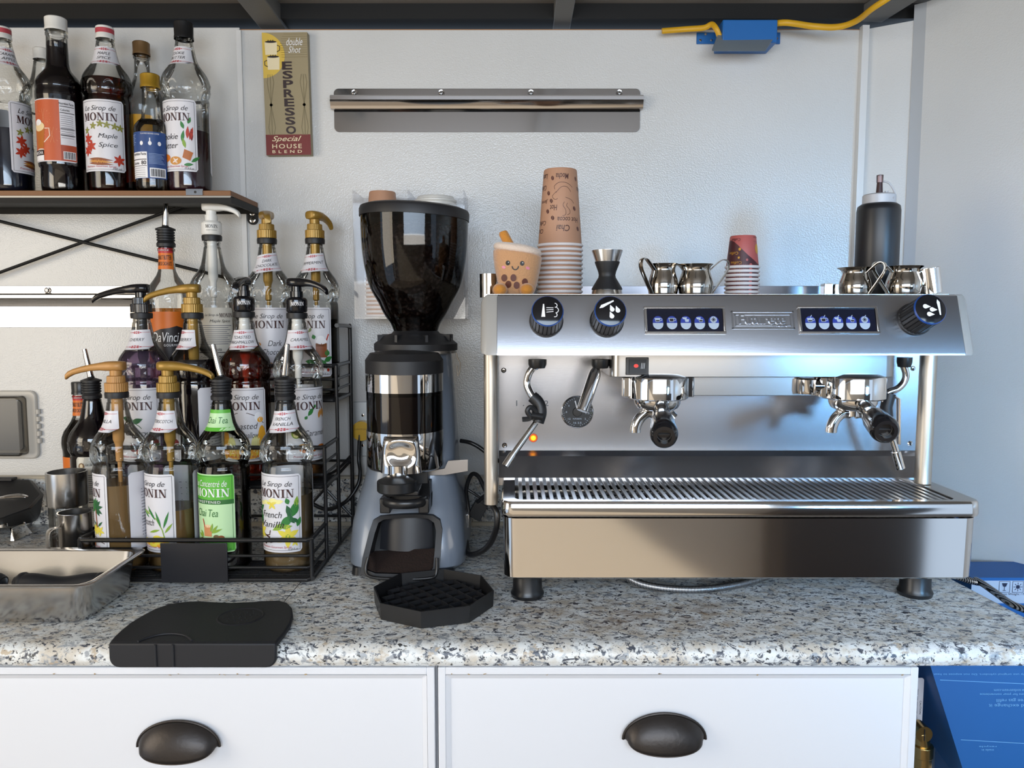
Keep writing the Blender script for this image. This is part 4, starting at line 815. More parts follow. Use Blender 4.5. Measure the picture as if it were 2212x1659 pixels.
m = MB(); m.loft([[p_ for p_ in pts], [p_ + n_ for p_ in pts]], pm('grey_cover', (.22, .26, .29), .45, .4)); m.build('cover_plate', jb, bevel=.002)
YC = pm('yellow_cable', '#d3a01c', .45); m = MB()
m.tube(catmull([onY(1430, 67, 1.64), onY(1480, 63, 1.64), onY(1520, 60, 1.63), onY(1537, 53, 1.62), onY(1547, 62, 1.61), onY(1554, 78, 1.612)], 8), .0045, YC, 10, flat=1.3)
tag(m.build('yellow_cable', origin=(.3, 1.64, 1.96)), 'short flat yellow cable entering the blue junction box from its left', 'cable')
m = MB(); m.tube(catmull([onY(1668, 52, 1.618), onY(1700, 49, 1.60), onY(1760, 57, 1.60), onY(1810, 58, 1.58), onY(1850, 45, 1.55), onY(1885, 18, 1.50), onY(1930, -12, 1.47), onY(1990, -60, 1.45)], 8), .0048, YC, 10, flat=1.3)
tag(m.build('yellow_cable', origin=(.5, 1.6, 1.97)), 'long yellow cable curving up to the roof, right of the blue junction box', 'cable')

# ================================================================ LEFT-HAND CLUTTER
# weatherproof outlet cover
c0, c1 = onY(-60, 845, YB - .02), onY(78, 993, YB - .02); oc = thing('outlet_cover', ((c0.x + c1.x) / 2, YB, (c0.z + c1.z) / 2), 'clear plastic weatherproof outlet cover on the wall at the left edge', 'outlet cover')
M_ = frameXZ(0, YB - .001, 0); m = MB(); m.prism(rrect(c0.x, c1.x, c1.z, c0.z, .014), 0, .010, pm('frosted_frame', (.55, .52, .47), .3), M_); m.build('cover_frame', oc, bevel=.003)
m = MB(); m.prism(rrect(c0.x + .008, c1.x - .018, c1.z + .010, c0.z - .010, .010), .010, .038, thin('cloudy_plastic', (.70, .69, .67), (.45, .44, .42), .2), M_); m.build('clear_lid', oc, bevel=.004)
m = MB(); m.prism(rrect(c0.x + .02, c1.x - .03, c1.z + .02, c0.z - .02, .008), .0101, .014, pm('grey_outlet_plate', (.20, .20, .20), .5), M_); m.build('outlet_plate', oc)
m = MB()
for k in range(5): zz = c1.z + .035 + .016 * k; m.cyl((c1.x + .002, YB - .008, zz), (c1.x + .002, YB - .008, zz + .010), .005, pm('frosted_frame', (.5, .5, .5)), 10)
m.build('hinge', oc)
# black folded plastic lid
P = [onY(-60, 1036, 1.62), onY(62, 1036, 1.62), onY(88, 1068, 1.58), onY(60, 1098, 1.50), onY(-60, 1140, 1.46)]; m = MB()
bk = [(p.x, p.y + .012, p.z - .004) for p in P]; m.loft([P, bk], BLACKM); fl = [onY(-60, 1140, 1.46), onY(60, 1100, 1.50), onY(88, 1070, 1.58), onZ(80, 1128, ZC + .001), onZ(-60, 1150, ZC + .001)]
m.loft([fl, [(p[0], p[1] + .01, p[2]) for p in fl]], BLACKM); m.bx(-1.2, onY(30, 1030, 1.62).x, 1.612, 1.632, P[0].z - .002, P[0].z + .004, BLACKM)
tag(m.build('plastic_bin', origin=(-1.0, 1.55, ZC), bevel=.002), 'black plastic bin lying open behind the chrome tap', 'bin')
# tap
tp = thing('tap', (-.93, 1.35, ZC), 'chrome tap with a flat lever handle, cut by the left edge', 'tap')
b0, b1 = onZ(-10, 1176, ZC), onZ(30, 1172, ZC); m = MB(); yt = b0.y + .02
zt_ = zY(1143, yt); xr1, xr2 = onY(31, 1160, yt).x, onY(18, 1143, yt).x
m.loft([[(-1.02, yt, ZC + .0005), (xr1, yt, ZC + .0005), (xr1, yt + .06, ZC + .0005), (-1.02, yt + .06, ZC + .0005)], [(-1.02, yt + .006, zt_), (xr2, yt + .006, zt_), (xr2, yt + .05, zt_), (-1.02, yt + .05, zt_)]], CHROME); m.build('tap_base', tp, bevel=.003)
m = MB(); x1, x2 = onY(60, 1075, yt + .02).x, onY(-30, 1085, yt + .02).x; zz = zY(1076, yt + .02)
m.tube(catmull([(x2, yt + .02, zz - .006), ((x1 + x2) / 2, yt + .02, zz + .002), (x1 - .015, yt + .02, zz + .004), (x1, yt + .02, zz + .002)], 6), [.008] * 6 + [.010] * 6 + [.009, .009, .008, .007, .006, .005, .003], CHROME, 12, flat=.5); m.build('lever', tp)
m = MB(); xs2 = onY(3, 1120, yt + .02).x; m.cyl((xs2, yt + .025, zt_ - .002), (xs2 - .004, yt + .025, zz), .008, CHROME, 16); m.build('tap_neck', tp)
# glass grinder jar with steel top
c = onZ(148, 1188, ZC); Yj = 1.40; c = onY(148, 1100, Yj); jr = .0335; jt = zY(1018, Yj); js = zY(1085, Yj)
pg = thing('spice_shaker', (c.x, Yj, ZC), 'tall clear shaker with brushed steel collar, between tap and rack', 'shaker')
m = MB(); m.lathe([(0, .002), (jr - .002, .002), (jr - .001, .006), (jr - .001, js - ZC)], GLASS, n=40); m.build('glass_body', pg, origin=(0, 0, 0))
m = MB(); m.lathe([(jr - .004, js - ZC - .004), (jr, js - ZC - .004), (jr + .001, js - ZC), (jr + .001, jt - ZC), (jr - .002, jt - ZC), (jr - .002, jt - ZC - .03), (0, jt - ZC - .03)], STEEL2, n=48); m.build('steel_collar', pg, origin=(0, 0, 0))
m = MB(); m.lathe([(0, .004), (jr - .004, .004), (jr - .004, .05), (0, .055)], thin('spice_fill', (.55, .45, .38), (.3, .2, .2), .3), n=30); m.build('spice', pg, origin=(0, 0, 0))
# steel mug with handle
Ym = 1.325; c = onY(178, 1140, Ym); c.x = onY(180, 1140, Ym).x; mr = .037; mt = zY(1100, Ym)
mg = thing('steel_mug', (onY(163, 1140, Ym).x, Ym, ZC), 'brushed steel mug with a strap handle in front of the clear shaker', 'mug')
mt = zY(1105, Ym) - ZC; mr = .0265
m = MB(); m.lathe([(0, .001), (mr - .003, .001), (mr, .004), (mr, mt - .002), (mr + .0012, mt), (mr - .001, mt), (mr - .001, .004), (0, .003)], STEEL2, n=56); m.build('mug_body', mg, origin=(0, 0, 0))
m = MB(); dx = Vector((-.62, -.78, 0)); cc = dx * mr; hp = []
for (o_, z) in ((-.001, mt * .80), (.012, mt * .80), (.019, mt * .70), (.019, mt * .3), (.012, mt * .16), (-.001, mt * .16)): hp.append(dx * (mr + o_) + Vector((0, 0, z)))
m.tube(catmull(hp, 6), .0075, STEEL2, 10, flat=.16); m.build('strap_handle', mg, origin=(0, 0, 0))

# deep steel pan with black rubber pieces
PX0, PX1f, PX1b = -.95, onY(222, 1250, 1.105).x, onY(303, 1182, 1.272).x; zp = zY(1256, 1.105); pn = thing('steel_pan', (-.78, 1.19, ZC), 'deep rectangular steel pan at the left end of the worktop', 'pan')
def rr4(x0, x1, y0, y1, r, z): return [(x, y, z) for x, y in rrect(x0, x1, y0, y1, r, 5)]
ya, yb = 1.090, 1.270; xa_ = -.97; xb_ = -.618
m = MB(); e = .012
rings = [rr4(xa_ + .02, xb_ - .022, ya + .022, yb - .016, .02, ZC + .0012), rr4(xa_ + .014, xb_ - .016, ya + .016, yb - .012, .024, ZC + .010), rr4(xa_ + .006, xb_ - .008, ya + .008, yb - .007, .024, zp - .003),
         rr4(xa_ - .002, xb_ + .002, ya - .002, yb + .002, .022, zp - .0016), rr4(xa_ - .003, xb_ + .003, ya - .003, yb + .003, .022, zp - .004), rr4(xa_ - .004, xb_ + .004, ya - .004, yb + .004, .022, zp - .001), rr4(xa_, xb_, ya, yb, .022, zp + .001),
         rr4(xa_ + .008, xb_ - .010, ya + .009, yb - .008, .024, zp - .003), rr4(xa_ + .016, xb_ - .018, ya + .018, yb - .014, .024, ZC + .011), rr4(xa_ + .022, xb_ - .024, ya + .024, yb - .018, .02, ZC + .003)]
m.loft(rings, STEEL2); m.build('pan_shell', pn, ang=50)
def blk(x0, x1, yy, zz, r_, label):
    b = MB(); b.tube(catmull([(x0, yy, zz), (x0 + .02, yy - .002, zz + .004), ((x0 + x1) / 2, yy, zz - .002), (x1 - .02, yy, zz + .004), (x1, yy, zz)], 6), r_, RUBBER, 14)
    for x in (x0 + .006, x1 - .006): b.ball((x, yy, zz + .004), (.012, r_ * 1.1, r_ * 1.05), RUBBER, 14)
    tag(b.build('rubber_grip', origin=((x0 + x1) / 2, yy, ZC)), label, 'rubber part', 'black rubber pieces in the steel pan')
blk(-.935, -.805, 1.18, ZC + .0155 + .016, .016, 'black rubber piece at the left inside the steel pan'); blk(-.780, -.645, 1.185, ZC + .0155 + .016, .016, 'black rubber piece with white button, to the right inside the steel pan')
m = MB(); m.loft([rr4(-1.05, -.80, 1.295, 1.345, .012, ZC + .0006), rr4(-1.05, -.80, 1.295, 1.345, .012, ZC + .010), rr4(-1.045, -.805, 1.30, 1.34, .012, ZC + .010), rr4(-1.045, -.805, 1.30, 1.34, .012, ZC + .003)], STEEL2)
tag(m.build('steel_tray', origin=(-.92, 1.32, ZC), ang=50), 'shallow steel tray rim just behind the deep pan', 'tray')

# ================================================================ TAMPING MAT
zm = ZC + .009; T = [(236, 1387), (247, 1374), (262, 1360), (282, 1344), (305, 1330), (335, 1314), (365, 1304), (400, 1299), (430, 1297.5), (470, 1300), (500, 1301), (540, 1299.5), (575, 1297), (603, 1296), (620, 1301), (631, 1312), (633, 1328), (628, 1345), (614, 1366), (597, 1387)]
top = [onZ(x, y, zm) for x, y in T]; yfr = YF - .0085
mt_ = thing('tamping_mat', (-.43, 1.1, ZC), 'black rubber tamping mat hooked over the worktop front edge', 'mat')
m = MB(); m.prism([(p.x, max(p.y, YF - .008)) for p in top], ZC + .0004, zm, RUBBER)
xl, xr_ = top[0].x, top[-1].x; zl = zY(1443, yfr); ptsf = [(xl, zm - .0005), (xl, zl + .014)] + [(xl + .014 - .014 * math.cos(a), zl + .014 - .014 * math.sin(a)) for a in [PI / 2 * k / 5 for k in range(1, 6)]]
ptsf += [(xr_ - .014 + .014 * math.sin(a), zl + .014 - .014 * math.cos(a)) for a in [PI / 2 * k / 5 for k in range(0, 6)]] + [(xr_, zm - .0005)]
m.prism(ptsf, 0, .008, RUBBER, frameXZ(0, YF - .0006, 0)); m.build('mat_body', mt_, bevel=.0025, seg=2)
c = onZ(520, 1332, zm); m = MB(); m.lathe([(.030, -.0005), (.0325, .0012), (.035, -.0005)], RUBBER, Matrix.Translation((c.x, c.y, zm)), 48); m.lathe([(0, -.0), (.030, .0002)], pm('rubber_recess', (.008, .008, .009), .8), Matrix.Translation((c.x, c.y, zm + .0001)), 40)
for k in range(26): a = k * 2.4; r_ = .025 * math.sqrt(k / 26); m.cyl((c.x + r_ * math.cos(a), c.y + r_ * math.sin(a), zm), (c.x + r_ * math.cos(a), c.y + r_ * math.sin(a), zm + .0011), .0011, RUBBER, 8)
m.build('tamper_seat', mt_)
m = MB(); ar = [onZ(x, y, zm + .0006) for x, y in ((298, 1386), (315, 1379), (345, 1371), (375, 1369), (400, 1373), (415, 1384))]; m.tube(catmull(ar, 5), .0016, RUBBER, 8)
q0, q1 = onY(336, 1400, yfr), onY(374, 1400, yfr)
for q in (q0, q1): m.tube([(q.x, yfr - .0006, zm - .002), (q.x, yfr - .0006, zl + .002)], .0018, RUBBER, 8)
m.build('spout_rest', mt_)

# ================================================================ OCTAGONAL DRIP TRAY
cx_, cy_ = onZ(936, 1272, ZC + .026).x, onZ(936, 1272, ZC + .026).y; Rr = .0965; Ro = .0965; a0 = math.radians(-95); ot = thing('octagonal_tray', (cx_, cy_, ZC), 'black octagonal drip tray with a grid floor in front of the grinder', 'tray')
oc8 = lambda r, z: [(cx_ + r * math.cos(a0 + PI / 4 * k), cy_ + r * math.sin(a0 + PI / 4 * k), z) for k in range(8)]
m = MB(); hz = .0265; m.loft([oc8(Ro * .985, ZC + .0005), oc8(Ro, ZC + hz), oc8(Ro - .0025, ZC + hz), oc8(Ro * .955, ZC + .003)], pm('tray_plastic', (.008, .008, .009), .42)); m.build('tray_wall', ot, ang=15)
m = MB()
for q in range(-3, 4):
    d = q * .0225; hl = (Ro * .92 - .003) * (1 if abs(d) < .035 else 0) or (Ro * .92 * 1.30 - abs(d) - .004)
    hl = min(hl, Ro * .80) if abs(d) < .05 else .045
    for r_ in (a0 + PI / 8, a0 + PI / 8 + PI / 2): Mx = Matrix.Translation((cx_, cy_, 0)) @ Matrix.Rotation(r_ + .35, 4, 'Z'); m.bx(-hl, hl, d - .0007, d + .0007, ZC + .008, ZC + .0145, BLACKM, Mx)
m.build('grid_insert', ot)
# ================================================================ GRINDER
gx = -.187; gr = thing('coffee_grinder', (gx, 1.43, ZC), 'grey commercial coffee grinder with smoked bean hopper and chrome doser', 'coffee grinder')
Yh = 1.44
def at(x, y, z=0): return Matrix.Translation((x, y, z))
def rsec(hw, y0, y1, z, r, dx=0): return [(gx + dx + x, y, z) for x, y in rrect(-hw, hw, y0, y1, r, 7)]
m = MB()
m.loft([rsec(.097, 1.312, 1.58, ZC + .012, .045), rsec(.1035, 1.302, 1.585, ZC + .020, .05), rsec(.104, 1.304, 1.585, ZC + .045, .05), rsec(.100, 1.318, 1.58, ZC + .09, .05), rsec(.094, 1.338, 1.575, ZC + .125, .05), rsec(.086, 1.352, 1.565, ZC + .155, .05),
        rsec(.0825, 1.358, 1.56, ZC + .172, .05), rsec(.0815, 1.36, 1.555, ZC + .20, .05), rsec(.0800, 1.385, 1.55, ZC + .25, .06), rsec(.0755, 1.385, 1.54, ZC + .33, .065), rsec(.072, 1.385, 1.53, zY(757, Yh), .068)], GREYC); m.build('housing', gr, ang=60)
hx = onY(897, 600, Yh).x; T = at(hx, Yh)
z755, z735, z715 = zY(757, Yh), zY(738, Yh), zY(716, Yh)
m = MB(); m.lathe([(0, z755 - .004), (.0755, z755 - .004), (.0755, z755 + .001), (.0735, z755 + .0015), (0, z755 + .002)], STEEL2, T, 64); m.build('steel_ring', gr)
m = MB(); m.lathe([(0, z755), (.0775, z755 + .001), (.0775, z755 + .013), (.070, z755 + .019), (.062, z755 + .028), (.045, z755 + .032), (.040, z755 + .038), (0, z755 + .038)], BLACKM, T, 64)
for k in range(8): a = PI / 8 + k * PI / 4; m.bx(.050, .072, -.0025, .0025, z755 + .012, z755 + .030, BLACKM, T @ Matrix.Rotation(a, 4, 'Z'))
m.build('adjustment_collar', gr)
# hopper profile
HP = [(718, .040), (700, .046), (680, .0575), (655, .0680), (620, .0838), (580, .0922), (540, .0968), (500, .0985), (462, .0990)]
pr = [(r, zY(y, Yh)) for y, r in HP]; pr = [(p.x, p.y) for p in catmull([(a, b, 0) for a, b in pr], 4)]
m = MB(); m.lathe(pr, SMOKE, T, 80); m.build('bean_hopper', gr, ang=60)
zt = pr[-1][1]; m = MB(); m.lathe([(.0985, -.010), (.1008, -.010), (.1012, .003), (.099, .008), (.090, .0115), (0, .017)], BLACKM, T @ at(0, 0, zt) @ Matrix.Rotation(.045, 4, 'Y'), 80); m.build('hopper_lid', gr)
m = MB(); m.lathe([(.038, pr[0][1] - .022), (.040, pr[0][1] - .02), (.040, pr[0][1] + .004), (.036, pr[0][1] + .004)], BLACKP, T, 48); m.build('hopper_neck', gr)
# coffee beans: an uncountable fill, bumpy surface with beans along the top
BEAN = pm('coffee_beans', (.020, .010, .007), .38, bump=('voronoi', 110, 1.0, .006)); m = MB(); zl = zY(497, Yh); prb = [(max(.001, r - .0022), z) for r, z in pr if z < zl]; prb = [(0, prb[0][1])] + prb + [(rad([(0, 0)] * 4 + pr, zl) - .0022, zl), (.06, zl + .008), (.03, zl + .012), (0, zl + .013)]
m.lathe(prb, BEAN, T, 72, lambda a, z: -.0008 * abs(math.sin(a * 23 + z * 700)))
for k in range(150):
    a = random.uniform(0, 2 * PI); r_ = .090 * math.sqrt(random.random()); zz = zl + .013 * (1 - r_ / .09) + .001
    m.ball((0, 0, 0), (.0052, .0036, .003), BEAN, 8, T @ at(r_ * math.cos(a), r_ * math.sin(a), zz) @ Matrix.Rotation(random.uniform(0, 6), 4, (random.random(), random.random(), 1)))
o = m.build('coffee_beans', gr); o['kind'] = 'stuff'
# doser
Yd = 1.365; dx_ = onY(875, 900, Yd).x; T = at(dx_, Yd); R_ = .0685
zz = lambda y: zY(y, Yd - R_)
m = MB(); m.lathe([(0, zz(1028)), (R_ * .80, zz(1028)), (R_ - .003, zz(1024)), (R_, zz(1018)), (R_, zz(939)), (R_ - .002, zz(938)), (0, zz(938))], CHROME, T, 80); m.build('doser_base', gr, ang=50)
m = MB(); m.lathe([(R_ - .001, zz(939)), (R_ - .001, zz(851))], SMOKE, T, 80); m.build('doser_window', gr)
m = MB(); m.lathe([(0, zz(939) + .0005), (R_ - .005, zz(939) + .0005), (R_ - .005, zz(860)), (0, zz(855))], pm('dark_doser_inside', (.016, .012, .012), .3), T, 60); m.build('doser_drum', gr)
m = MB(); m.lathe([(R_ - .003, zz(852)), (R_, zz(851)), (R_, zz(810)), (R_ - .003, zz(809))], CHROME, T, 80); m.build('chrome_band', gr)
m = MB(); m.lathe([(0, zz(811)), (R_ + .0004, zz(811)), (R_ + .0004, zz(782)), (R_ - .008, zz(766)), (.02, zz(760)), (0, zz(760))], BLACKM, T, 80); m.build('doser_lid', gr, ang=30)
# raised outlet moulding on the doser front
m = MB(); NU, NV = 28, 22; za, zb_ = zz(1022), zz(943); uc = onY(866, 985, Yd - R_).x - dx_; vs = []; fs = []
for i in range(NU + 1):
    for j in range(NV + 1):
        a_ = -1 + 2 * i / NU; b_ = -1 + 2 * j / NV; hw = .037 - .006 * (b_ + 1) / 2; u = uc + a_ * hw; v = za + (zb_ - za) * (b_ + 1) / 2
        body = max(0, 1 - abs(a_) ** 5) * max(0, 1 - max(0, b_) ** 6); h = .0115 * body ** .6
        rr_ = math.hypot((a_ - .0) / .62, (b_ - .12) / .62); h -= .0080 * math.exp(-rr_ ** 4) * body
        ang_ = u / R_; r_ = R_ - .0008 + h; vs.append((dx_ + r_ * math.sin(ang_), Yd - r_ * math.cos(ang_), v))
for i in range(NU):
    for j in range(NV): k = i * (NV + 1) + j; fs.append((k, k + NV + 1, k + NV + 2, k + 1))
m.add(vs, fs, CHROME); c = onY(860, 1015, Yd - R_ - .010); m.cyl((c.x, Yd - R_ + .002, zz(1026)), (c.x, Yd - R_ + .002, zz(1004)), .0195, CHROME, 32); m.build('outlet_spout', gr, ang=70, recalc=False)
m = MB(); lv = [onY(900, 1021, 1.36), onY(960, 1012, 1.345), onY(968, 995, 1.345), onY(1011, 992, 1.345), onY(1011, 1018, 1.345), onY(960, 1026, 1.345), onY(900, 1028, 1.36)]
m.loft([[Vector(p) for p in lv], [Vector(p) + Vector((0, .004, 0)) for p in lv]], pm('lever_steel', (.36, .35, .35), .38, 1)); m.build('dosing_lever', gr, bevel=.0006)
# tamper, arm, portafilter fork
Yt = 1.275; c = onY(857, 1045, Yt); m = MB(); T = at(c.x, Yt, c.z); m.lathe([(0, -.0125), (.0315, -.0125), (.0330, -.0105), (.0330, .0045), (.0318, .006), (.020, .0115), (.010, .0145), (0, .015)], BLACKP, T, 48); m.build('tamper', gr, ang=24)
m = MB(); z_ = c.z - .012; m.bx(gx - .017, gx + .030, Yt - .004, 1.355, z_ - .008, z_ + .0005, BLACKP); m.bx(gx + .002, gx + .040, 1.33, 1.365, z_ - .012, z_ + .03, BLACKP); m.build('tamper_arm', gr, bevel=.002)
zf = zY(1090, 1.28); m = MB()
fc = onY(873, 1085, 1.285)
m.tube([(fc.x + .034 * math.cos(a), 1.30 - .030 * math.sin(a), fc.z) for a in [PI * (k / 16) for k in range(17)]], .0065, BLACKP, 12, flat=1.3)
m.bx(fc.x - .042, fc.x - .024, 1.286, 1.36, fc.z - .020, fc.z + .006, BLACKP); m.bx(fc.x + .024, fc.x + .042, 1.286, 1.36, fc.z - .020, fc.z + .006, BLACKP); m.bx(fc.x - .042, fc.x + .042, 1.325, 1.36, fc.z - .020, fc.z + .006, BLACKP)
rgs = [[(fc.x - .040, 1.30, fc.z + .006), (fc.x - .028, 1.335, fc.z + .024), (fc.x + .040, 1.335, fc.z + .026), (fc.x + .042, 1.30, fc.z + .006)], [(fc.x - .040, 1.34, fc.z + .004), (fc.x - .028, 1.36, fc.z + .024), (fc.x + .040, 1.36, fc.z + .026), (fc.x + .042, 1.34, fc.z + .004)]]
m.loft(rgs, BLACKP); m.build('portafilter_fork', gr, bevel=.002)
# front recess with catch tray
fp = lambda x, y, Y: onY(x, y, Y)
outer = [fp(840, 1114, 1.318), fp(870, 1112, 1.318), fp(905, 1111, 1.318), fp(935, 1114, 1.318), fp(950, 1124, 1.315), fp(955, 1145, 1.31), fp(952, 1190, 1.30), fp(948, 1235, 1.29), fp(940, 1247, 1.283), fp(870, 1251, 1.280), fp(800, 1249, 1.28), fp(778, 1241, 1.285), fp(783, 1205, 1.294), fp(797, 1150, 1.31), fp(806, 1124, 1.317), fp(820, 1116, 1.318)]
cen = sum(outer, Vector()) / len(outer); inner = [Vector((cen.x + (p.x - cen.x) * .84, p.y + .001, cen.z + (p.z - cen.z) * .86)) for p in outer]; deep = Vector((0, .062, 0))
cut = MB(); cut.loft([[Vector((cen.x + (p.x - cen.x) * 1.03, 1.22, cen.z + (p.z - cen.z) * 1.03)) for p in inner], [Vector((cen.x + (p.x - cen.x) * 1.03, p.y + .066, cen.z + (p.z - cen.z) * 1.03)) for p in inner]], BLACKM); co = cut.build('cut')
hs = [o for o in kids(gr) if o.name.startswith('housing')][0]; co.parent = gr; co.location = -Vector(gr.location) ; bo = hs.modifiers.new('b', 'BOOLEAN'); bo.operation = 'DIFFERENCE'; bo.solver = 'EXACT'; bo.object = co
bpy.context.view_layer.update(); nm = bpy.data.meshes.new_from_object(hs.evaluated_get(bpy.context.evaluated_depsgraph_get())); hs.modifiers.remove(bo); hs.data = nm; bpy.data.objects.remove(co); nm.set_sharp_from_angle(angle=math.radians(50))
m = MB(); n_o = len(outer); vs = [tuple(p) for p in outer] + [tuple(p) for p in inner] + [tuple(p + deep) for p in inner] + [tuple(p + Vector((0, .03, 0))) for p in outer]
fs = []
for k in range(n_o): j = (k + 1) % n_o; fs += [(k, j, n_o + j, n_o + k), (n_o + k, n_o + j, 2 * n_o + j, 2 * n_o + k), (k, j, 3 * n_o + j, 3 * n_o + k)]
fs.append(tuple(2 * n_o + k for k in range(n_o))); m.add(vs, fs, BLACKM); m.build('recess_frame', gr, recalc=False, ang=30)
m = MB(); N = 14; xx0, xx1 = inner[12].x + .012, inner[6].x - .006; zt_, zb_ = inner[1].z - .001, cen.z - .022; r0 = []; r1 = []
for k in range(N + 1):
    a = PI * k / N; x = xx0 + (xx1 - xx0) * k / N; y = cen.y + .030 - .016 * math.sin(a); r0.append((x, y, zb_)); r1.append((x + (cen.x - x) * .06, y + .012, zt_))
m.add(r0 + r1, [(k, k + 1, N + 2 + k, N + 1 + k) for k in range(N)], pm('grey_black_plastic', (.013, .014, .018), .45)); m.build('recess_panel', gr)
m = MB(); fl = [inner[k] for k in (12, 11, 10, 9, 8, 7, 6)]; m.add([tuple(p + Vector((0, .002, .0015))) for p in fl] + [(p.x, cen.y + .05, zb_ - .010) for p in (inner[6], inner[12])], [tuple(range(len(fl) + 2))], pm('coffee_dust', (.020, .008, .005), .95, bump=('noise', 300, .8, .002))); o = m.build('ground_coffee', gr, recalc=False); o['kind'] = 'stuff'; o['label'] = 'thin layer of brown coffee grounds'
m = MB(); lp = [fp(795, 1205, 1.278), fp(790, 1232, 1.272), fp(805, 1247, 1.266), fp(870, 1251, 1.262), fp(925, 1249, 1.266), fp(942, 1240, 1.272), fp(944, 1205, 1.278)]; m.tube(catmull(lp, 6), .0028, BLACKP, 10); m.build('catch_tray_lip', gr)
for fx_, fy_ in ((-.083, 1.335), (.07, 1.335), (-.083, 1.55), (.07, 1.55)):
    m = MB(); m.lathe([(0, ZC + .0003), (.0155, ZC + .0003), (.0135, ZC + .014), (0, ZC + .014)], BLACKP, at(gx + fx_, fy_), 24); m.build('foot', gr)
m = MB(); c = onY(1006, 1115, 1.45); m.bx(gx + .090, gx + .100, 1.42, 1.45, c.z - .022, c.z + .022, BLACKP); m.bx(gx + .098, gx + .106, 1.425, 1.445, c.z - .016, c.z + .010, STEEL2); m.build('power_switch', gr, bevel=.001)
m = MB(); m.tube(catmull([onY(983, 748, 1.44), onY(987, 770, 1.44), onY(994, 785, 1.44), onY(993, 800, 1.44), onY(989, 812, 1.44), onY(987, 790, 1.44)], 5), .0011, CHROME, 6); m.build('wire_clip', gr)

# ---- cup and lid dispenser (acrylic) behind the grinder
x0, x1 = onY(763, 500, 1.56).x, onY(1004, 500, 1.56).x; zt, zb = zY(411, 1.56), zY(689, 1.56); ac = thing('cup_dispenser', ((x0 + x1) / 2, YB, zb), 'clear acrylic cup and lid holder on the wall behind the grinder hopper', 'dispenser')
AC = thin('acrylic', (.993, .993, .995), (.93, .93, .945), .03, .35); m = MB()
for x in (x0, (x0 + x1) / 2 - .002, x1 - .003): m.bx(x, x + .003, 1.56, YB - .003, zb, zt, AC)
m.bx(x0, x1, YB - .005, YB - .002, zb, zt, AC); m.bx(x0, x1, 1.56, YB - .005, zb, zb + .003, AC)
m.build('acrylic_case', ac, bevel=.0006)
m = MB(); fr = [(x0, zb), (x1, zb), (x1, zt), (x1 - .022, zt), (x1 - .03, zt - .012), (x1 - .03, zb + .18), ((x0 + x1) / 2 + .03, zb + .18), ((x0 + x1) / 2 + .03, zt - .012), ((x0 + x1) / 2 + .022, zt), ((x0 + x1) / 2 - .022, zt), ((x0 + x1) / 2 - .03, zt - .012), ((x0 + x1) / 2 - .03, zb + .18), (x0 + .03, zb + .18), (x0 + .03, zt - .012), (x0 + .022, zt), (x0, zt)]
m.prism(fr, 0, .002, AC, frameXZ(0, 1.56, 0)); m.build('acrylic_front', ac)
KRAFT = pm('kraft_cup_paper', '#b88c70', .6); CW = pm('white_cup_rim', '#e6dedc', .45); BRN = cm('#4a2a26')
def cup_mesh(hh, rt, rb, body, printed=None, up=False):
    """cup standing upside down: open rim at z=0, base at z=hh"""
    m = MB(); m.lathe([(rt - .0012, .001), (rt, .003), (rb, hh - .002), (rb - .0012, hh), (rb - .002, hh - .004), (0, hh - .004)], body, n=56); m2 = MB()
    m2.lathe([(rt - .0012, .0), (rt + .0008, -.0004), (rt + .0024, .0012), (rt + .0024, .0034), (rt + .0004, .0048), (rt - .0010, .003)], CW, n=56); return m, m2
def nest(name, x, y, z0, n, pitch, hh, rt, rb, body, group, labels, cat='cup', rimname='rim'):
    m, m2 = cup_mesh(hh, rt, rb, body)
    first = None
    for k in range(n):
        last = k == n - 1
        if first is None or last:
            t = thing(name, (x, y, z0 + k * pitch), labels(k, n), cat, group); a = m
            if printcup and (last or rt < .03): a, m2b = cup_mesh(hh, rt, rb, body); printcup(a, hh, rt, rb)
            a.build('cup_wall', t, origin=(0, 0, 0), ang=50); m2.build(rimname, t, origin=(0, 0, 0), ang=60)
            if first is None: first = t
        else:
            t = copy_tree(first); t.location = (x, y, z0 + k * pitch); t['label'] = labels(k, n)
def ordinal(k): return ['bottom', 'second', 'third', 'fourth', 'fifth', 'sixth', 'seventh', 'eighth', 'ninth', 'tenth', 'eleventh', 'twelfth', 'thirteenth', 'fourteenth'][k]
printcup = None
xc = onY(828, 500, 1.61).x; ztop = zY(432, 1.61)
nest('paper_cup', xc, 1.605, zb + .0045, 10, .0085, .115, .036, .027, KRAFT, 'brown paper cups in the acrylic holder', lambda k, n: ('brown paper cup, topmost in the acrylic holder' if k == n - 1 else ordinal(k).capitalize() + ' brown cup from the bottom of the acrylic holder'))
m, m2 = cup_mesh(.115, .036, .027, KRAFT)
for k in range(1, 5):
    pass
t = thing('paper_cup', (xc, 1.605, ztop - .10), 'brown upturned paper cup whose base shows above the grinder lid, left', 'cup', 'brown paper cups in the acrylic holder'); m.build('cup_wall', t, origin=(0, 0, 0)); m2.build('rim', t, origin=(0, 0, 0))
xl_ = onY(942, 500, 1.61).x; ztl = zY(430, 1.61); m = MB(); m.lathe([(0, 0), (.041, 0), (.0435, .002), (.0435, .0045), (.040, .006), (.037, .012), (.036, .0125), (.034, .010), (0, .010)], WHITEP, n=48)
first = None
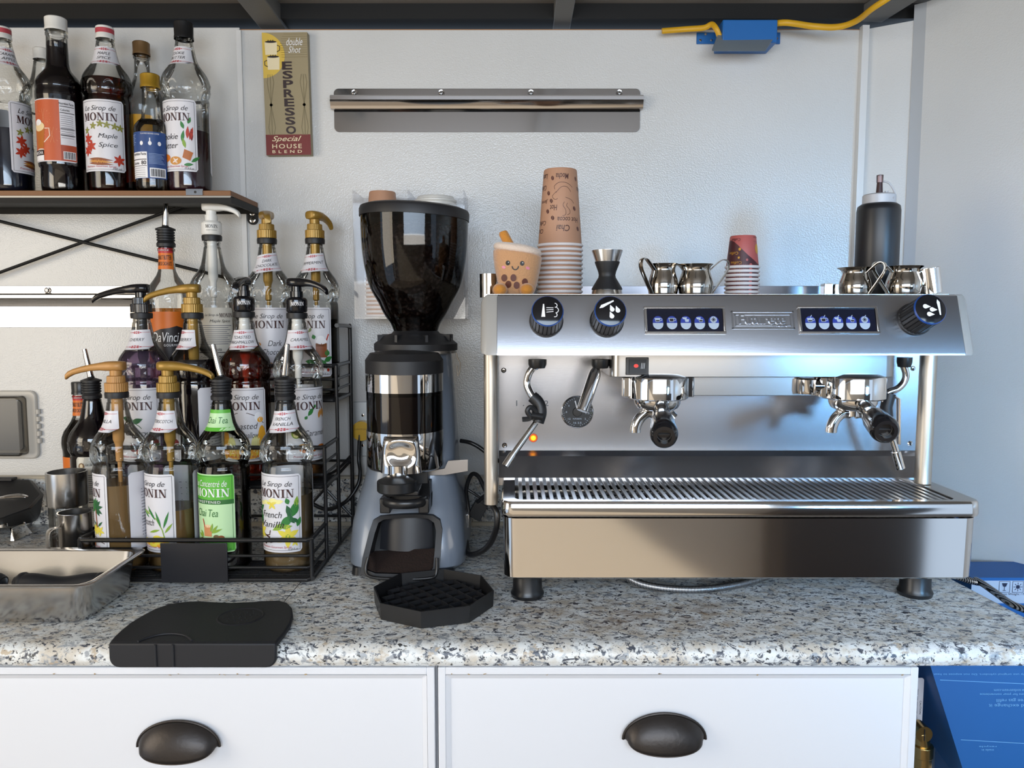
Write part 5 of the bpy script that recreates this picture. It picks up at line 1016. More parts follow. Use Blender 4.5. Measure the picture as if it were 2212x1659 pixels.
for k in range(12):
    zz_ = ztl - .0065 * (k + 2) + .004
    if first is None: t = thing('plastic_lid', (xl_, 1.606, zz_), '', 'lid', 'white lids in the acrylic holder'); first = m.build('lid_disc', t, origin=(0, 0, 0)); t0 = t
    else: t = copy_tree(t0); t.location = (xl_, 1.606, zz_)
    t['label'] = 'white plastic cup lid, topmost above the grinder lid' if k == 0 else ordinal(k).replace('bottom', 'top').capitalize() + ' white cup lid from the top of the lid stack'

# ---- cables, outlet
m = MB(); c = onY(777, 905, YB - .004); p, q = onY(752, 868, YB - .003), onY(806, 985, YB - .003)
ol = thing('outlet_box', (c.x, YB, c.z), 'steel outlet plate on the wall between the rack and the grinder', 'outlet'); m.bx(p.x, q.x, YB - .006, YB - .001, q.z, p.z, pm('galvanised', (.50, .53, .55), .35, .8)); m.build('outlet_plate', ol, bevel=.001)
for yy in (897, 962): c = onY(784, yy, YB - .006); m = MB(); m.lathe([(0, .002), (.003, .0015), (.0035, 0)], CHROME, frameXZ(c.x, YB - .006, c.z), 14); m.build('outlet_screw', ol)
c = onY(782, 930, YB - .02); pg_ = thing('power_plug', (c.x, YB - .02, c.z), 'yellow plug pushed into the steel outlet beside the grinder', 'plug'); m = MB(); m.cyl((c.x, YB - .007, c.z), (c.x, YB - .030, c.z), .021, pm('yellow_plug', '#d9a91e', .45), 28)
f = lambda u, v: (c.x + u, YB - .0305, c.z + v); put_text(m, 'LEVITON', 0, .004, .026, cm('#7a5a10'), f, .003); m.build('plug_body', pg_, bevel=.002)
m = MB(); m.tube(catmull([(c.x - .004, YB - .026, c.z - .008), (c.x - .006, YB - .03, c.z - .06), onY(778, 1020, 1.63), onY(772, 1050, 1.62), onY(745, 1085, 1.61), onY(705, 1100, 1.62), onY(670, 1085, 1.625)], 8), .0042, BLACKP, 10); m.build('plug_cord', pg_)
m = MB(); m.tube(catmull([onY(995, 952, 1.52), onY(1015, 956, 1.53), onY(1035, 966, 1.53), onY(1060, 985, 1.53), onY(1085, 1000, 1.55)], 7), .0042, BLACKP, 10)
tag(m.build('power_cable', origin=(-.1, 1.53, 1.15)), 'short black cable running from the grinder back to behind the espresso machine', 'cable')
m = MB(); m.tube(catmull([onY(1010, 1195, 1.40), onY(1006, 1150, 1.44), onY(1012, 1110, 1.46), onY(1007, 1060, 1.46), onY(1018, 1026, 1.45), onY(1034, 1030, 1.44), onY(1052, 1066, 1.42), onY(1070, 1085, 1.40)], 8), .0042, BLACKP, 10)
m.tube(catmull([onY(1064, 1093, 1.30), onY(1073, 1108, 1.29), onY(1072, 1140, 1.29), onY(1058, 1175, 1.31), onY(1035, 1194, 1.33), onY(1012, 1196, 1.36), onY(1007, 1170, 1.40)], 8), .0052, BLACKP, 10)
tag(m.build('power_cable', origin=(-.07, 1.4, ZC)), 'looped black power cable between the grinder and the espresso machine', 'cable')
m = MB(); a, b_ = onY(1032, 1090, 1.47), onY(1046, 1118, 1.47); m.bx(-.013, .013, -.012, .012, -.017, .017, BLACKP, at(b_.x - .012, 1.47, a.z - .010) @ Matrix.Rotation(.5, 4, 'Y')); m.tube([onY(1030, 1085, 1.46), onY(1060, 1060, 1.45)], .004, BLACKP, 8); m.tube([onY(1008, 1056, 1.46), onY(1048, 1082, 1.46)], .0028, BLACKP, 8)
tag(m.build('cable_connector', origin=(-.06, 1.46, 1.0), bevel=.001), 'black moulded connector hanging in the cable loop beside the grinder', 'connector')
# ================================================================ ESPRESSO MACHINE
em = thing('espresso_machine', (.335, 1.3, ZC), 'large stainless two-group espresso machine standing on the worktop', 'espresso machine')
GREYP = pm('grey_end_plastic', (.36, .345, .32), .35)
XA, XB = onY(1087, 1180, 1.14).x, onY(2113, 1180, 1.14).x
zt0, ztl, ztm, ztt = zY(1252, 1.14), zY(1120, 1.14), zY(1117, 1.136), zY(1084, 1.136)
def sec(x0, x1, y0, y1, r, z): return [(x, y, z) for x, y in rrect(x0, x1, y0, y1, r, 6)]
m = MB(); m.loft([sec(XA + .006, XB - .004, 1.146, 1.58, .018, zt0 - .001), sec(XA + .001, XB - .001, 1.141, 1.585, .02, zt0 + .003), sec(XA, XB, 1.140, 1.585, .02, ztl), sec(XA + .003, XB - .003, 1.143, 1.58, .02, ztl + .002)], POLISH); m.build('tray_front_panel', em, ang=50)
m = MB(); e = .0025
m.loft([sec(XA - e, XB + e, 1.1365, 1.45, .018, ztm), sec(XA - e - .0012, XB + e + .0012, 1.1355, 1.45, .018, ztm + .004), sec(XA - e, XB + e, 1.1360, 1.45, .018, ztt - .003), sec(XA - e + .002, XB + e - .002, 1.1385, 1.45, .016, ztt),
        sec(XA + .018, XB - .030, 1.1495, 1.43, .012, ztt + .0002), sec(XA + .020, XB - .032, 1.151, 1.43, .012, ztt - .012)], POLISH, cap=False)
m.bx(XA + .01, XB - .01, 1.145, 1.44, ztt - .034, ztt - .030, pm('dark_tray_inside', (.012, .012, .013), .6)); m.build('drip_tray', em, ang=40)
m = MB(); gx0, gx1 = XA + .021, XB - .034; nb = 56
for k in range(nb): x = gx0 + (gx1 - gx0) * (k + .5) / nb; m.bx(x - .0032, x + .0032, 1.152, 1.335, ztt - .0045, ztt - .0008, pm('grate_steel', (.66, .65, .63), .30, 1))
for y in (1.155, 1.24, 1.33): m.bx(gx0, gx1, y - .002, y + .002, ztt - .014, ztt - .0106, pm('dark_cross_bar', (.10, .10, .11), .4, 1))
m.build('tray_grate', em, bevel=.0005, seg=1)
# back panel with dark fold and sloping foot
YP = 1.335; xl, xr_ = onY(1078, 870, YP).x, onY(1988, 870, YP).x; z_t, z_b, z_c, z_d = zY(762, YP) + .02, zY(973, YP), zY(984, YP - .006), zY(1032, 1.305)
m = MB(); L = [(YP, z_t), (YP, z_b), (YP - .012, z_c), (1.300, z_d + .001), (1.300, z_d - .012), (YP + .01, z_d - .012), (YP + .01, z_t)]
m.loft([[(xl, y, z) for y, z in L], [(xr_, y, z) for y, z in L]], STEEL); m.build('back_panel', em, ang=8)
m = MB(); m.bx(xl, xr_, YP + .011, 1.60, ztt - .02, z_t, STEEL2); m.build('body_casing', em)
for x, pa, pb in ((1060, 762, 1089), (2006, 762, 1060)):
    Yp = 1.262; t_, bt = onY(x, pa, Yp), onY(x, pb, Yp); m = MB(); z_low = bt.z if x < 1500 else ztt + .0005
    m.cyl((t_.x, Yp, z_low), (t_.x, Yp, zY(755, Yp)), .0115 if x < 1500 else .0130, pm('satin_post', (.55, .50, .43), .40, 1), 28); m.build('corner_post', em, bevel=.001)
# control fascia: leaning panel
pt, pb = onY(1500, 634, 1.137), onY(1500, 767, 1.106); FU = Vector((1, 0, 0)); FV = (Vector((0, pt.y, pt.z)) - Vector((0, pb.y, pb.z))).normalized(); FN = FU.cross(FV); P0_ = Vector((0, pb.y, pb.z)); FH = (pt - pb).length
if FN.y > 0: FN = -FN
MF = Matrix(((1, FV.x, FN.x, P0_.x), (0, FV.y, FN.y, P0_.y), (0, FV.z, FN.z, P0_.z), (0, 0, 0, 1)))
def uvp(px, py, off=0.):
    q = onP(px, py, P0_ + FN * off, FN) - P0_; return q.x, q.dot(FV)
fx0, fx1 = uvp(1074, 700)[0], .5 * (uvp(2066, 640)[0] + uvp(2086, 760)[0]); fxl = uvp(1038, 700)[0]; fxr = fx1 + .016
def fascia_sec(x0, x1, mat, name, r=.004, inset=0):
    m = MB(); prof = [(P0_ + FV * v + FN * n_) for v, n_ in ((.002, -.004), (0, -.001), (.0035, 0), (FH - .004, 0), (FH, -.004))]; prof += [Vector((0, 1.60, prof[-1].z)), Vector((0, 1.60, P0_.z + .03)), Vector((0, 1.30, P0_.z + .004))]
    m.loft([[(x0, p.y, p.z) for p in prof], [(x1, p.y, p.z) for p in prof]], mat); return m
fascia_sec(fx0, fx1, STEEL, 'f').build('control_fascia', em, ang=25, bevel=0)
for x0, x1, s_ in ((fxl, fx0 - .0004, 1), (fxr, fx1 + .0004, -1)):
    prof0 = [(v, n_) for v, n_ in ((.002, -.004), (0, -.001), (.0035, 0), (FH - .004, 0), (FH, -.004))]; rings = []
    for k, (fx_, ins) in enumerate(((0, .010), (.12, .004), (.4, .0), (1, 0))):
        x = x0 + (x1 - x0) * fx_; vv = []
        for v, n_ in prof0: p = P0_ + FV * (v + (ins if v < FH / 2 else -ins)) + FN * (n_ - ins); vv.append((x, p.y, p.z))
        zt_ = vv[-1][2]; vv += [(x, 1.59, zt_), (x, 1.59, P0_.z + .03), (x, 1.30, P0_.z + .006 + ins)]; rings.append(vv)
    m = MB(); m.loft(rings, GREYP); o = m.build('end_cap', em, ang=60); o['label'] = 'grey plastic end cap'
# cup warmer top and rear rail
ztop = (P0_ + FV * FH).z; m = MB(); m.bx(fxl + .005, fxr - .02, 1.15, 1.59, ztop - .004, ztop - .0008, STEEL2); m.build('cup_warmer_top', em)
m = MB(); zr = zY(618, 1.56); m.bx(onY(1258, 618, 1.56).x - .1, onY(1812, 618, 1.56).x, 1.556, 1.5585, ztop, zr, pm('dark_rail_steel', (.22, .22, .24), .3, .9)); m.build('cup_rail', em, bevel=.0005)
def FM(u, v, w=0): return MF @ Matrix.Translation((u, v, w))
BLUR = pm('blue_ring', '#1a4690', .35)
for i, (px, py, sym) in enumerate(((1183, 671, 'steam'), (1319, 671, 'drops'), (2011, 667, 'drops2'))):
    Lk = .047; u, v = uvp(px, py, Lk); T = FM(u, v, 0) if i < 2 else FM(u, v, 0); r_ = .0232
    m = MB(); m.lathe([(0, 0), (r_ + .0015, 0), (r_ + .0015, .004), (r_, .005), (r_ - .0006, Lk - .004), (0, Lk - .004)], BLACKM, T, 144, lambda t, z: (-.0012 if .0045 < z < Lk - .001 and math.cos(t * 24) > .55 else 0)); k_ = m.build('control_knob', em, ang=25)
    m = MB(); m.lathe([(r_ - .0035, Lk - .0038), (r_ - .0008, Lk - .0038), (r_ - .0008, Lk - .002), (r_ - .0020, Lk - .0005)], BLUR, T, 56); m.lathe([(r_ - .0015, Lk - .004), (r_ - .0020, Lk - .0005), (r_ - .008, Lk + .0012), (0, Lk + .0024)], BLACKG, T, 56)
    fz = lambda a, b: tuple((T @ Matrix.Rotation(0 if i == 0 else (0.35 if i == 1 else -1.65), 4, 'Z')) @ Vector((a / 1000, b / 1000, Lk + .0030 - (a * a + b * b) / 1e6 * 3)))
    if sym == 'steam':
        poly(m, fz, [(-9, -10), (-3.5, -10), (-5, 9), (-6.5, 9)], WHT)
        for a in (3, 0, -3): stroke(m, fz, [(-2, a * 1.1), (8, a * .9 + .5)], .9, WHT)
        stroke(m, fz, [(10 + 3.2 * math.cos(q), 7 + 3 * math.sin(q)) for q in [-1.6 + .4 * k for k in range(9)]], 1, WHT); stroke(m, fz, [(11 + 4 * math.cos(q), 0 + 4 * math.sin(q)) for q in [-1.5 + .4 * k for k in range(8)]], 1, WHT); stroke(m, fz, [(10 + 3 * math.cos(q), -7 + 3 * math.sin(q)) for q in [-2 + .4 * k for k in range(9)]], 1, WHT)
    else:
        poly(m, fz, [(-14, 8), (-10, 11.5), (9, 12.5), (9, 10.5), (-9, 7)], WHT)
        for a, b in ((2, 1), (9, -3), (-2, -8)):
            ell(m, fz, a, b - 1, 3.3, 3.3, WHT); poly(m, fz, [(a - 3.1, b), (a, b + 6.5), (a + 3.1, b)], WHT)
    m.build('knob_cap', k_, origin=parent_org(em), recalc=False)
# button panels
PB = pm('panel_black', (.006, .008, .020), .15); WG = cm('#aab6c6'); BU = cm('#22358f')
for bi, (a, b_) in enumerate((((1396, 668), (1563, 717)), ((1727, 667), (1894, 717)))):
    u0, v1 = uvp(*a); u1, v0 = uvp(*b_); m = MB(); m.bx(u0, u1, v0, v1, .0002, .0012, PB, MF)
    fr_ = .0035
    for q in ((u0 - fr_, u1 + fr_, v1, v1 + fr_), (u0 - fr_, u1 + fr_, v0 - fr_, v0), (u0 - fr_, u0, v0, v1), (u1, u1 + fr_, v0, v1)): m.bx(q[0], q[1], q[2], q[3], 0, .0035, STEEL2, MF)
    pn_ = m.build('button_panel', em, bevel=.0008)
    for k in range(5):
        px_ = (1421, 1451, 1481, 1511, 1541)[k] if bi == 0 else (1750, 1779, 1809, 1838, 1867)[k]; u, v = uvp(px_, 697); hw, hh = .0078, .0112; m = MB(); S = lambda aa, bb: tuple(MF @ Vector((u + aa / 1000, v + bb / 1000, .0016))); S2 = lambda aa, bb: tuple(MF @ Vector((u + aa / 1000, v + bb / 1000, .0020)))
        N_ = 12; lo = [(7.6 * math.cos(q), -2.5 + 8.2 * math.sin(q)) for q in [PI + PI * j / N_ for j in range(N_ + 1)]]; hi = [(7.6 * math.cos(q), 1 + 8.6 * math.sin(q)) for q in [PI * j / N_ for j in range(N_ + 1)]]
        poly(m, S, lo + [(7.6, -1), (-7.6, -1)], WG); poly(m, S, hi + [(-7.6, -1), (7.6, -1)], BU)
        if k == 4:
            ell(m, S2, 0, 4, 5, 5, WG); [stroke(m, lambda aa, bb: tuple(MF @ Vector((u + aa / 1000, v + bb / 1000, .0023))), [(3.8 * math.cos(q), 4 + 3.8 * math.sin(q)), (-3.8 * math.cos(q), 4 - 3.8 * math.sin(q))], .8, INK) for q in (0, PI / 4, PI / 2, 3 * PI / 4)]
        elif k < 2: poly(m, S2, [(-5, 6.5), (3.6, 6.5), (2.4, .6), (-3.4, .6)], WG); stroke(m, S2, [(3.6, 5.8), (6, 5.4), (5.6, 3), (3, 2)], .8, WG); (poly(m, lambda aa, bb: tuple(MF @ Vector((u + aa / 1000, v + bb / 1000, .0023))), [(-3.6, (3.2 if k == 0 else 5.4)), (2.6, (3.2 if k == 0 else 5.4)), (1.8, 1.2), (-2.8, 1.2)], INK))
        else: poly(m, S2, [(-5, 7.5), (2, 7.5), (1, 4.6), (-4, 4.6)], WG); poly(m, S2, [(-1.6, 4.6), (5, 4.6), (4, .4), (-.6, .4)], WG); poly(m, lambda aa, bb: tuple(MF @ Vector((u + aa / 1000, v + bb / 1000, .0023))), [(-.8, 3.4), (4.2, 3.4), (3.6, 1), (-.2, 1)], INK if k == 3 else WG)
        if bi: stroke(m, S2, [(0, 7), (2.4, 11)], .9, WG)
        m.build('button', pn_, origin=parent_org(em), recalc=False)
# embossed maker's plate
u0, v1 = uvp(1579, 672); u1, v0 = uvp(1717, 711); m = MB(); EMB = pm('embossed_steel', (.50, .53, .58), .22, 1); uc, vc = (u0 + u1) / 2, (v0 + v1) / 2
for g_, t_ in ((0, .0022), (.005, .0012)):
    for q in ((u0 + g_, u1 - g_, v1 - g_ - t_, v1 - g_), (u0 + g_, u1 - g_, v0 + g_, v0 + g_ + t_), (u0 + g_, u0 + g_ + t_, v0 + g_, v1 - g_), (u1 - g_ - t_, u1 - g_, v0 + g_, v1 - g_)): m.bx(q[0], q[1], q[2], q[3], 0, .0016, EMB, MF)
def emboss(s, cx_, cy_, w_, h_, d_, **kw):
    f1 = lambda a, b: tuple(MF @ Vector((a, b, d_))); f0 = lambda a, b: tuple(MF @ Vector((a, b, 0))); k0 = len(m.v); put_text(m, s, cx_, cy_, w_, EMB, f1, h_, **kw); n1 = len(m.v) - k0; fs_new = [f for f in m.f if min(f) >= k0]
    k1 = len(m.v); m.v += [tuple(Vector(p) - FN * (d_ - .0001)) for p in m.v[k0:k1]]; cnt = {}
    for f in fs_new:
        for a, b in zip(f, f[1:] + f[:1]): cnt[(a, b)] = 1
    for (a, b) in cnt:
        if (b, a) not in cnt: m.f.append((a, b, b + n1, a + n1)); m.m.append(m.mi(EMB))
emboss('Futurete', uc - .001, vc + .0015, .068, .0155, .0022, off=.022); emboss('ITALIA', uc + .024, vc - .0085, .022, .0035, .0016, off=.015)
m.build('maker_plate', em, recalc=True)
# group cover box, lower box, switch
Yg = 1.20; g0, g1 = onY(1320, 770, Yg), onY(1938, 815, Yg); zg0, zg1 = g1.z, g0.z; m = MB()
m.loft([sec(g0.x, g1.x, Yg, YP, .018, zg0), sec(g0.x, g1.x, Yg, YP, .018, zg1 + .006)], pm('group_steel', (.36, .35, .34), .24, 1)); m.build('group_cover', em, bevel=.001)
h0, h1 = onY(1400, 815, 1.235), onY(1900, 855, 1.235); m = MB(); m.bx(h0.x, h1.x, 1.235, YP, h1.z, zg0 + .004, pm('group_steel', (.36, .35, .34), .24, 1)); m.build('group_support', em, bevel=.001)
a, b_ = onY(1352, 772, Yg - .002), onY(1401, 810, Yg - .002); m = MB(); m.bx(a.x, b_.x, Yg - .003, Yg + .004, b_.z, a.z, BLACKP); sw = m.build('rocker_switch', em, bevel=.001); m = MB(); w_ = b_.x - a.x
m.bx(a.x + .005, b_.x - .004, Yg - .0055, Yg - .003, b_.z + .003, a.z - .003, BLACKM); fz = lambda u, v: (a.x + u, Yg - .0058, b_.z + v); ell(m, fz, .0155, .0145, .0036, .0028, pm('red_indicator', '#d8281c', .3, emit=('#ff2a10', .6))); [stroke(m, fz, [(.0235 + .0022 * j, .010), (.0245 + .0022 * j, .019)], .0006, WHT) for j in range(3)]; m.build('rocker', sw, origin=parent_org(em), recalc=False)
# pressure gauge, lamp, level mark, screws
c = onY(1247, 890, YP - .001); m = MB(); T = frameXZ(c.x, YP - .0005, c.z); gr_ = .0272; m.lathe([(0, .0008), (gr_ - .001, .0008)], cm('#15171b'), T, 56); m.lathe([(gr_ - .001, .0012), (gr_, .002), (gr_ + .0012, .0008), (gr_ + .0014, 0)], CHROME, T, 56); m.lathe([(0, .0042), (.0075, .004), (.0085, .001)], BLACKP, T, 30)
fz = lambda u, v: tuple(T @ Vector((u / 1000, v / 1000, .0012)))
for k in range(40):
    if k % 20 in (9, 10): continue
    a = 2 * PI * k / 40 + .08; stroke(m, fz, [(25 * math.cos(a), 25 * math.sin(a)), ((21.5 if k % 5 == 0 else 23) * math.cos(a), (21.5 if k % 5 == 0 else 23) * math.sin(a))], .5, cm('#9fc79a') if 2 < k < 7 or k > 38 else WG)
for s_, x, y in (('4', -15, 11), ('0', -4, 18), ('0', 4, 18), ('8', -19, 0), ('12', -14, -12), ('16', -4, -19), ('2.5', 4, -19), ('2', 14, -12), ('1.5', 18, -2), ('1', 17, 8)): put_text(m, s_, x, y, 2.2 * len(s_), WG, fz, 3.2)
put_text(m, 'FUTURETE', 0, -12, 15, WG, fz, 2.2, off=.01); fz2 = lambda u, v: tuple(T @ Vector((u / 1000, v / 1000, .0035))); stroke(m, fz2, [(-1, 7), (-4, 20)], 1.4, WHT)
m.build('pressure_gauge', em, recalc=False)
c = onY(1152, 946, YP - .001); T = frameXZ(c.x, YP - .0005, c.z); m = MB(); m.lathe([(0, .0008), (.0072, .0008), (.0078, 0)], cm('#e8651c'), T, 28); m.lathe([(0, .0045), (.003, .004), (.0045, .001)], pm('orange_lamp', '#ffb020', .3, emit=('#ffa010', 2.2)), T, 24); o = m.build('pilot_lamp', em); o['label'] = 'glowing orange pilot lamp'
m = MB(); fz = lambda u, v: (u, YP - .0008, v); a = onY(1131, 871, YP); b_ = onY(1176, 871, YP); put_text(m, '1 .', a.x - .006, a.z, .014, cm('#55585c'), fz, .0095); put_text(m, '. 2', b_.x, b_.z, .014, cm('#55585c'), fz, .0095); m.build('position_numbers', em, recalc=False)
for px, py in ((1088, 800), (1090, 962), (1972, 796), (1966, 958)):
    c = onY(px, py, YP); m = MB(); T = frameXZ(c.x, YP, c.z); m.lathe([(0, .0022), (.0028, .002), (.0046, 0)], CHROME if px > 1500 else DCHROME, T, 18); m.lathe([(0, .0026), (.0014, .0024)], BLACKP, T, 8); m.build('panel_screw', em)
m = MB()
m.tube([onY(1930, 855, YP - .004), onY(1943, 862, YP - .004), onY(1943, 960, YP - .004)], .0022, CHROME, 8); m.build('sight_guard', em)
# steam wands and hot water pipe
GRP = pm('wand_grip', (.012, .012, .013), .45)
m = MB(); Yw = 1.225
m.lathe([(0, -.012), (.012, -.012), (.0145, -.006), (.0145, .002), (0, .002)], BLACKP, at(*onY(1161, 779, Yw)), 24); m.ball(onY(1155, 789, Yw), .0085, CHROME, 18)
m.tube(catmull([onY(1155, 789, Yw), onY(1143, 806, Yw), onY(1138, 828, Yw), onY(1145, 848, Yw - .003), onY(1157, 866, Yw - .006), onY(1166, 885, Yw - .008)], 6), .0058, CHROME, 14)
w1 = m.build('steam_wand', em); m = MB(); m.tube(catmull([onY(1150, 857, Yw - .005), onY(1163, 870, Yw - .008), onY(1168, 890, Yw - .010), onY(1162, 912, Yw - .011)], 5), .0098, GRP, 14)
m.tube(catmull([onY(1166, 898, Yw - .014), onY(1148, 880, Yw - .02), onY(1139, 888, Yw - .022), onY(1146, 903, Yw - .02), onY(1128, 906, Yw - .02)], 5), .0040, GRP, 8); m.tube([onY(1172, 900, Yw - .012), onY(1148, 896, Yw - .012)], .0115, GRP, 12, flat=.7); m.build('wand_grip', w1, origin=parent_org(em))
m = MB(); p, q, r_ = onY(1157, 913, Yw - .011), onY(1108, 982, Yw - .03), onY(1092, 1007, Yw - .036); m.tube([p, q], .0050, CHROME, 14); m.tube([q, r_], .0064, CHROME, 14); m.build('wand_pipe', w1, origin=parent_org(em))
m = MB(); m.lathe([(0, -.012), (.012, -.012), (.0145, -.006), (.0145, .002), (0, .002)], BLACKP, at(*onY(1297, 779, Yw)), 24); m.ball(onY(1292, 787, Yw), .008, CHROME, 18)
p, q = onY(1289, 796, Yw - .002), onY(1258, 888, Yw - .02); d = (q - p).normalized(); m.tube([onY(1293, 786, Yw), p, p + d * .006, p + d * .012, q - d * .001, q], [.006, .006, .009, .0098, .0098, .009], CHROME, 20); m.build('hot_water_pipe', em)
m = MB(); Yr = 1.26; m.lathe([(0, -.012), (.010, -.012), (.012, -.004), (.012, .004), (0, .004)], BLACKP, at(*onY(1954, 777, Yr)), 20)
m.tube(catmull([onY(1950, 786, Yr), onY(1957, 808, Yr), onY(1952, 826, Yr), onY(1938, 840, Yr), onY(1916, 850, Yr), onY(1912, 880, Yr), onY(1918, 920, Yr), onY(1932, 965, Yr), onY(1938, 985, Yr)], 7), .0056, CHROME, 14); m.tube([onY(1935, 976, Yr), onY(1945, 1012, Yr)], .0078, CHROME, 16)
m.tube([onY(1922, 850, Yr), onY(1914, 880, Yr), onY(1916, 900, Yr)], .0095, GRP, 12); m.build('steam_wand', em)
for px, py in ((1140, 1300), (1995, 1297)):
    c = onZ(px, py, ZC); m = MB(); m.lathe([(0, .0003), (.026, .0003), (.0275, .006), (.0240, .013), (.0235, .05), (.0225, zt0 - ZC + .002), (0, zt0 - ZC + .002)], BLACKP, at(c.x, c.y + .0275, ZC), 40); m.build('machine_foot', em)
for px in (1140, 1995):
    c = onZ(px, 1300, ZC); m = MB(); m.lathe([(0, .0003), (.026, .0003), (.0275, .006), (.0240, .013), (.0225, zt0 - ZC + .002), (0, zt0 - ZC + .002)], BLACKP, at(c.x, 1.53, ZC), 32); m.build('machine_foot', em)
# group heads and portafilters
def group(cx, py0, py1, Yc, hx_, hy_, lug, label, hl):
    c = onY(cx, py0, Yc); R = .0485 if True else 0; zt_ = zY(818, Yc - R); zb_ = zY(868, Yc - R)
    m = MB(); T = at(c.x, Yc, 0); m.lathe([(0, zt_ + .005), (R - .012, zt_ + .005), (R - .001, zt_ + .0005), (R, zt_ - .002), (R, zt_ - (zt_ - zb_) * .94), (R - .003, zb_), (.02, zb_ + .001)], CHROME, T, 72)
    g = m.build('group_head', em, ang=45)
    m = MB()
    for a in lug: Mx = T @ Matrix.Rotation(a, 4, 'Z'); m.loft([[(R - .006, -.014, zz_), (R + .006, -.012, zz_), (R + .0085, -.008, zz_), (R + .0085, .008, zz_), (R + .006, .012, zz_), (R - .006, .014, zz_)] for zz_ in (zb_ + .003, zt_ - .001)], CHROME, M=Mx)
    m.build('locking_ear', g, origin=parent_org(em), bevel=.0015)
    pf = thing('portafilter', (c.x, Yc, zb_), label, 'portafilter'); zbb = zY(886, Yc - .03)
    m = MB(); m.lathe([(0, zb_ - .001), (.037, zb_ - .001), (.0365, zb_ - .007), (.033, zbb + .001), (.026, zbb - .003), (0, zbb - .004)], CHROME, T, 56); m.build('basket_bowl', pf)
    p = Vector((c.x, Yc - .030, zb_ - .006)); he = onY(hx_, hy_, 1.052); d = (he - p).normalized(); L = (he - p).length
    m = MB(); m.tube([p, p + d * .022], [.010, .0085], CHROME, 16); m.build('handle_neck', pf)
    m = MB(); q = d.to_track_quat('Z', 'Y').to_matrix().to_4x4(); Mx = Matrix.Translation(p) @ q
    m.lathe([(0, .018), (.0108, .018), (.0125, .024), (.0128, .045), (.0122, .058), (.0140, .066), (.0160, .078), (.0180, .090), (.0192, L - .022), (.0196, L - .012), (.0180, L - .004), (.0150, L), (.0102, L), (.0098, L - .012), (0, L - .012)], BLACKG, Mx, 48); o = m.build('handle', pf, ang=40); o['label'] = hl
    m = MB(); m.bx(-.008, .008, -.001, .001, L - .0118, L - .010, BLACKM, Mx); m.lathe([(.0115, L - .0115), (.0098, L - .0105), (.0098, L - .0115)], GREYP, Mx, 24); m.build('handle_socket', pf)
    m = MB(); s0 = onY(cx - 2, 893, Yc - .005); m.cyl((s0.x, s0.y, zbb), (s0.x, s0.y, s0.z - .004), .011, CHROME, 20)
    for sgn in (-1, 1):
        A = Vector((s0.x, s0.y, s0.z)); pts = [A + Vector((sgn * .004, 0, 0)), A + Vector((sgn * .016, -.001, .001)), A + Vector((sgn * .027, -.002, -.008)), A + Vector((sgn * .033, -.003, -.020)), A + Vector((sgn * .034, -.003, -.030))]
        if sgn == 1: pts = pts[:3]
        m.tube(catmull(pts, 5), .0075, CHROME, 12, flat=1.2)
    m.build('double_spout', pf)
group(1420, 845, 870, 1.225, 1435, 944, (PI * .98, .02), 'chrome portafilter with black handle in the left group head, pointing forward', 'glossy black handle with hollow end')
group(1843, 845, 870, 1.225, 1915, 932, (PI * .98, PI * .80), 'chrome portafilter with black handle in the right group head, angled right', 'glossy black handle with hollow end')
c = onY(1738, 832, 1.235); m = MB(); m.lathe([(0, -.013), (.013, -.013), (.0145, -.008), (.0145, .010), (.012, .013), (0, .013)], POLISH, at(c.x, 1.225, c.z), 28); m.tube([(c.x, 1.225, c.z), (c.x + .03, 1.225, c.z)], .010, DCHROME, 14); m.build('group_valve', em)
# braided hoses
BR = pm('braided_steel', (.42, .42, .44), .35, 1); nt = BR.node_tree; wv = nt.nodes.new('ShaderNodeTexWave'); wv.inputs['Scale'].default_value = 130; wv.inputs['Distortion'].default_value = 0; tc = nt.nodes.new('ShaderNodeTexCoord'); nt.links.new(tc.outputs['Object'], wv.inputs['Vector']); r_ = nt.nodes.new('ShaderNodeValToRGB'); r_.color_ramp.elements[0].color = (.03, .03, .03, 1); r_.color_ramp.elements[1].color = (.55, .55, .56, 1); r_.color_ramp.elements[0].position = .35; r_.color_ramp.elements[1].position = .6
nt.links.new(wv.outputs['Fac'], r_.inputs[0]); nt.links.new(r_.outputs[0], nt.nodes['Principled BSDF'].inputs['Base Color'])
m = MB(); m.tube(catmull([(.15, 1.33, ZC + .045), (.17, 1.27, ZC + .035), (.21, 1.245, ZC + .014), (.27, 1.235, ZC + .0068), (.34, 1.24, ZC + .0068), (.42, 1.27, ZC + .012), (.50, 1.33, ZC + .02), (.56, 1.40, ZC + .03)], 8), .0062, BR, 14)
tag(m.build('braided_hose', origin=(.3, 1.25, ZC)), 'braided steel hose lying under the front of the espresso machine', 'hose')
m = MB(); m.tube(catmull([(.60, 1.52, ZC + .03), onZ(2075, 1248, ZC + .008), onZ(2110, 1254, ZC + .008), onZ(2150, 1280, ZC + .0065), onZ(2186, 1308, ZC + .0065) + Vector((.004, 0, 0)), onZ(2225, 1335, ZC + .0065) + Vector((.03, 0, -.0))], 8), .0055, BR, 14)
tag(m.build('braided_hose', origin=(.7, 1.35, ZC)), 'braided steel hose running over the right end of the worktop', 'hose')

# ================================================================ ON TOP OF THE MACHINE
ZM = ztop - .0008
def stand(px, Y): p = onY(px, 632, Y); return p.x
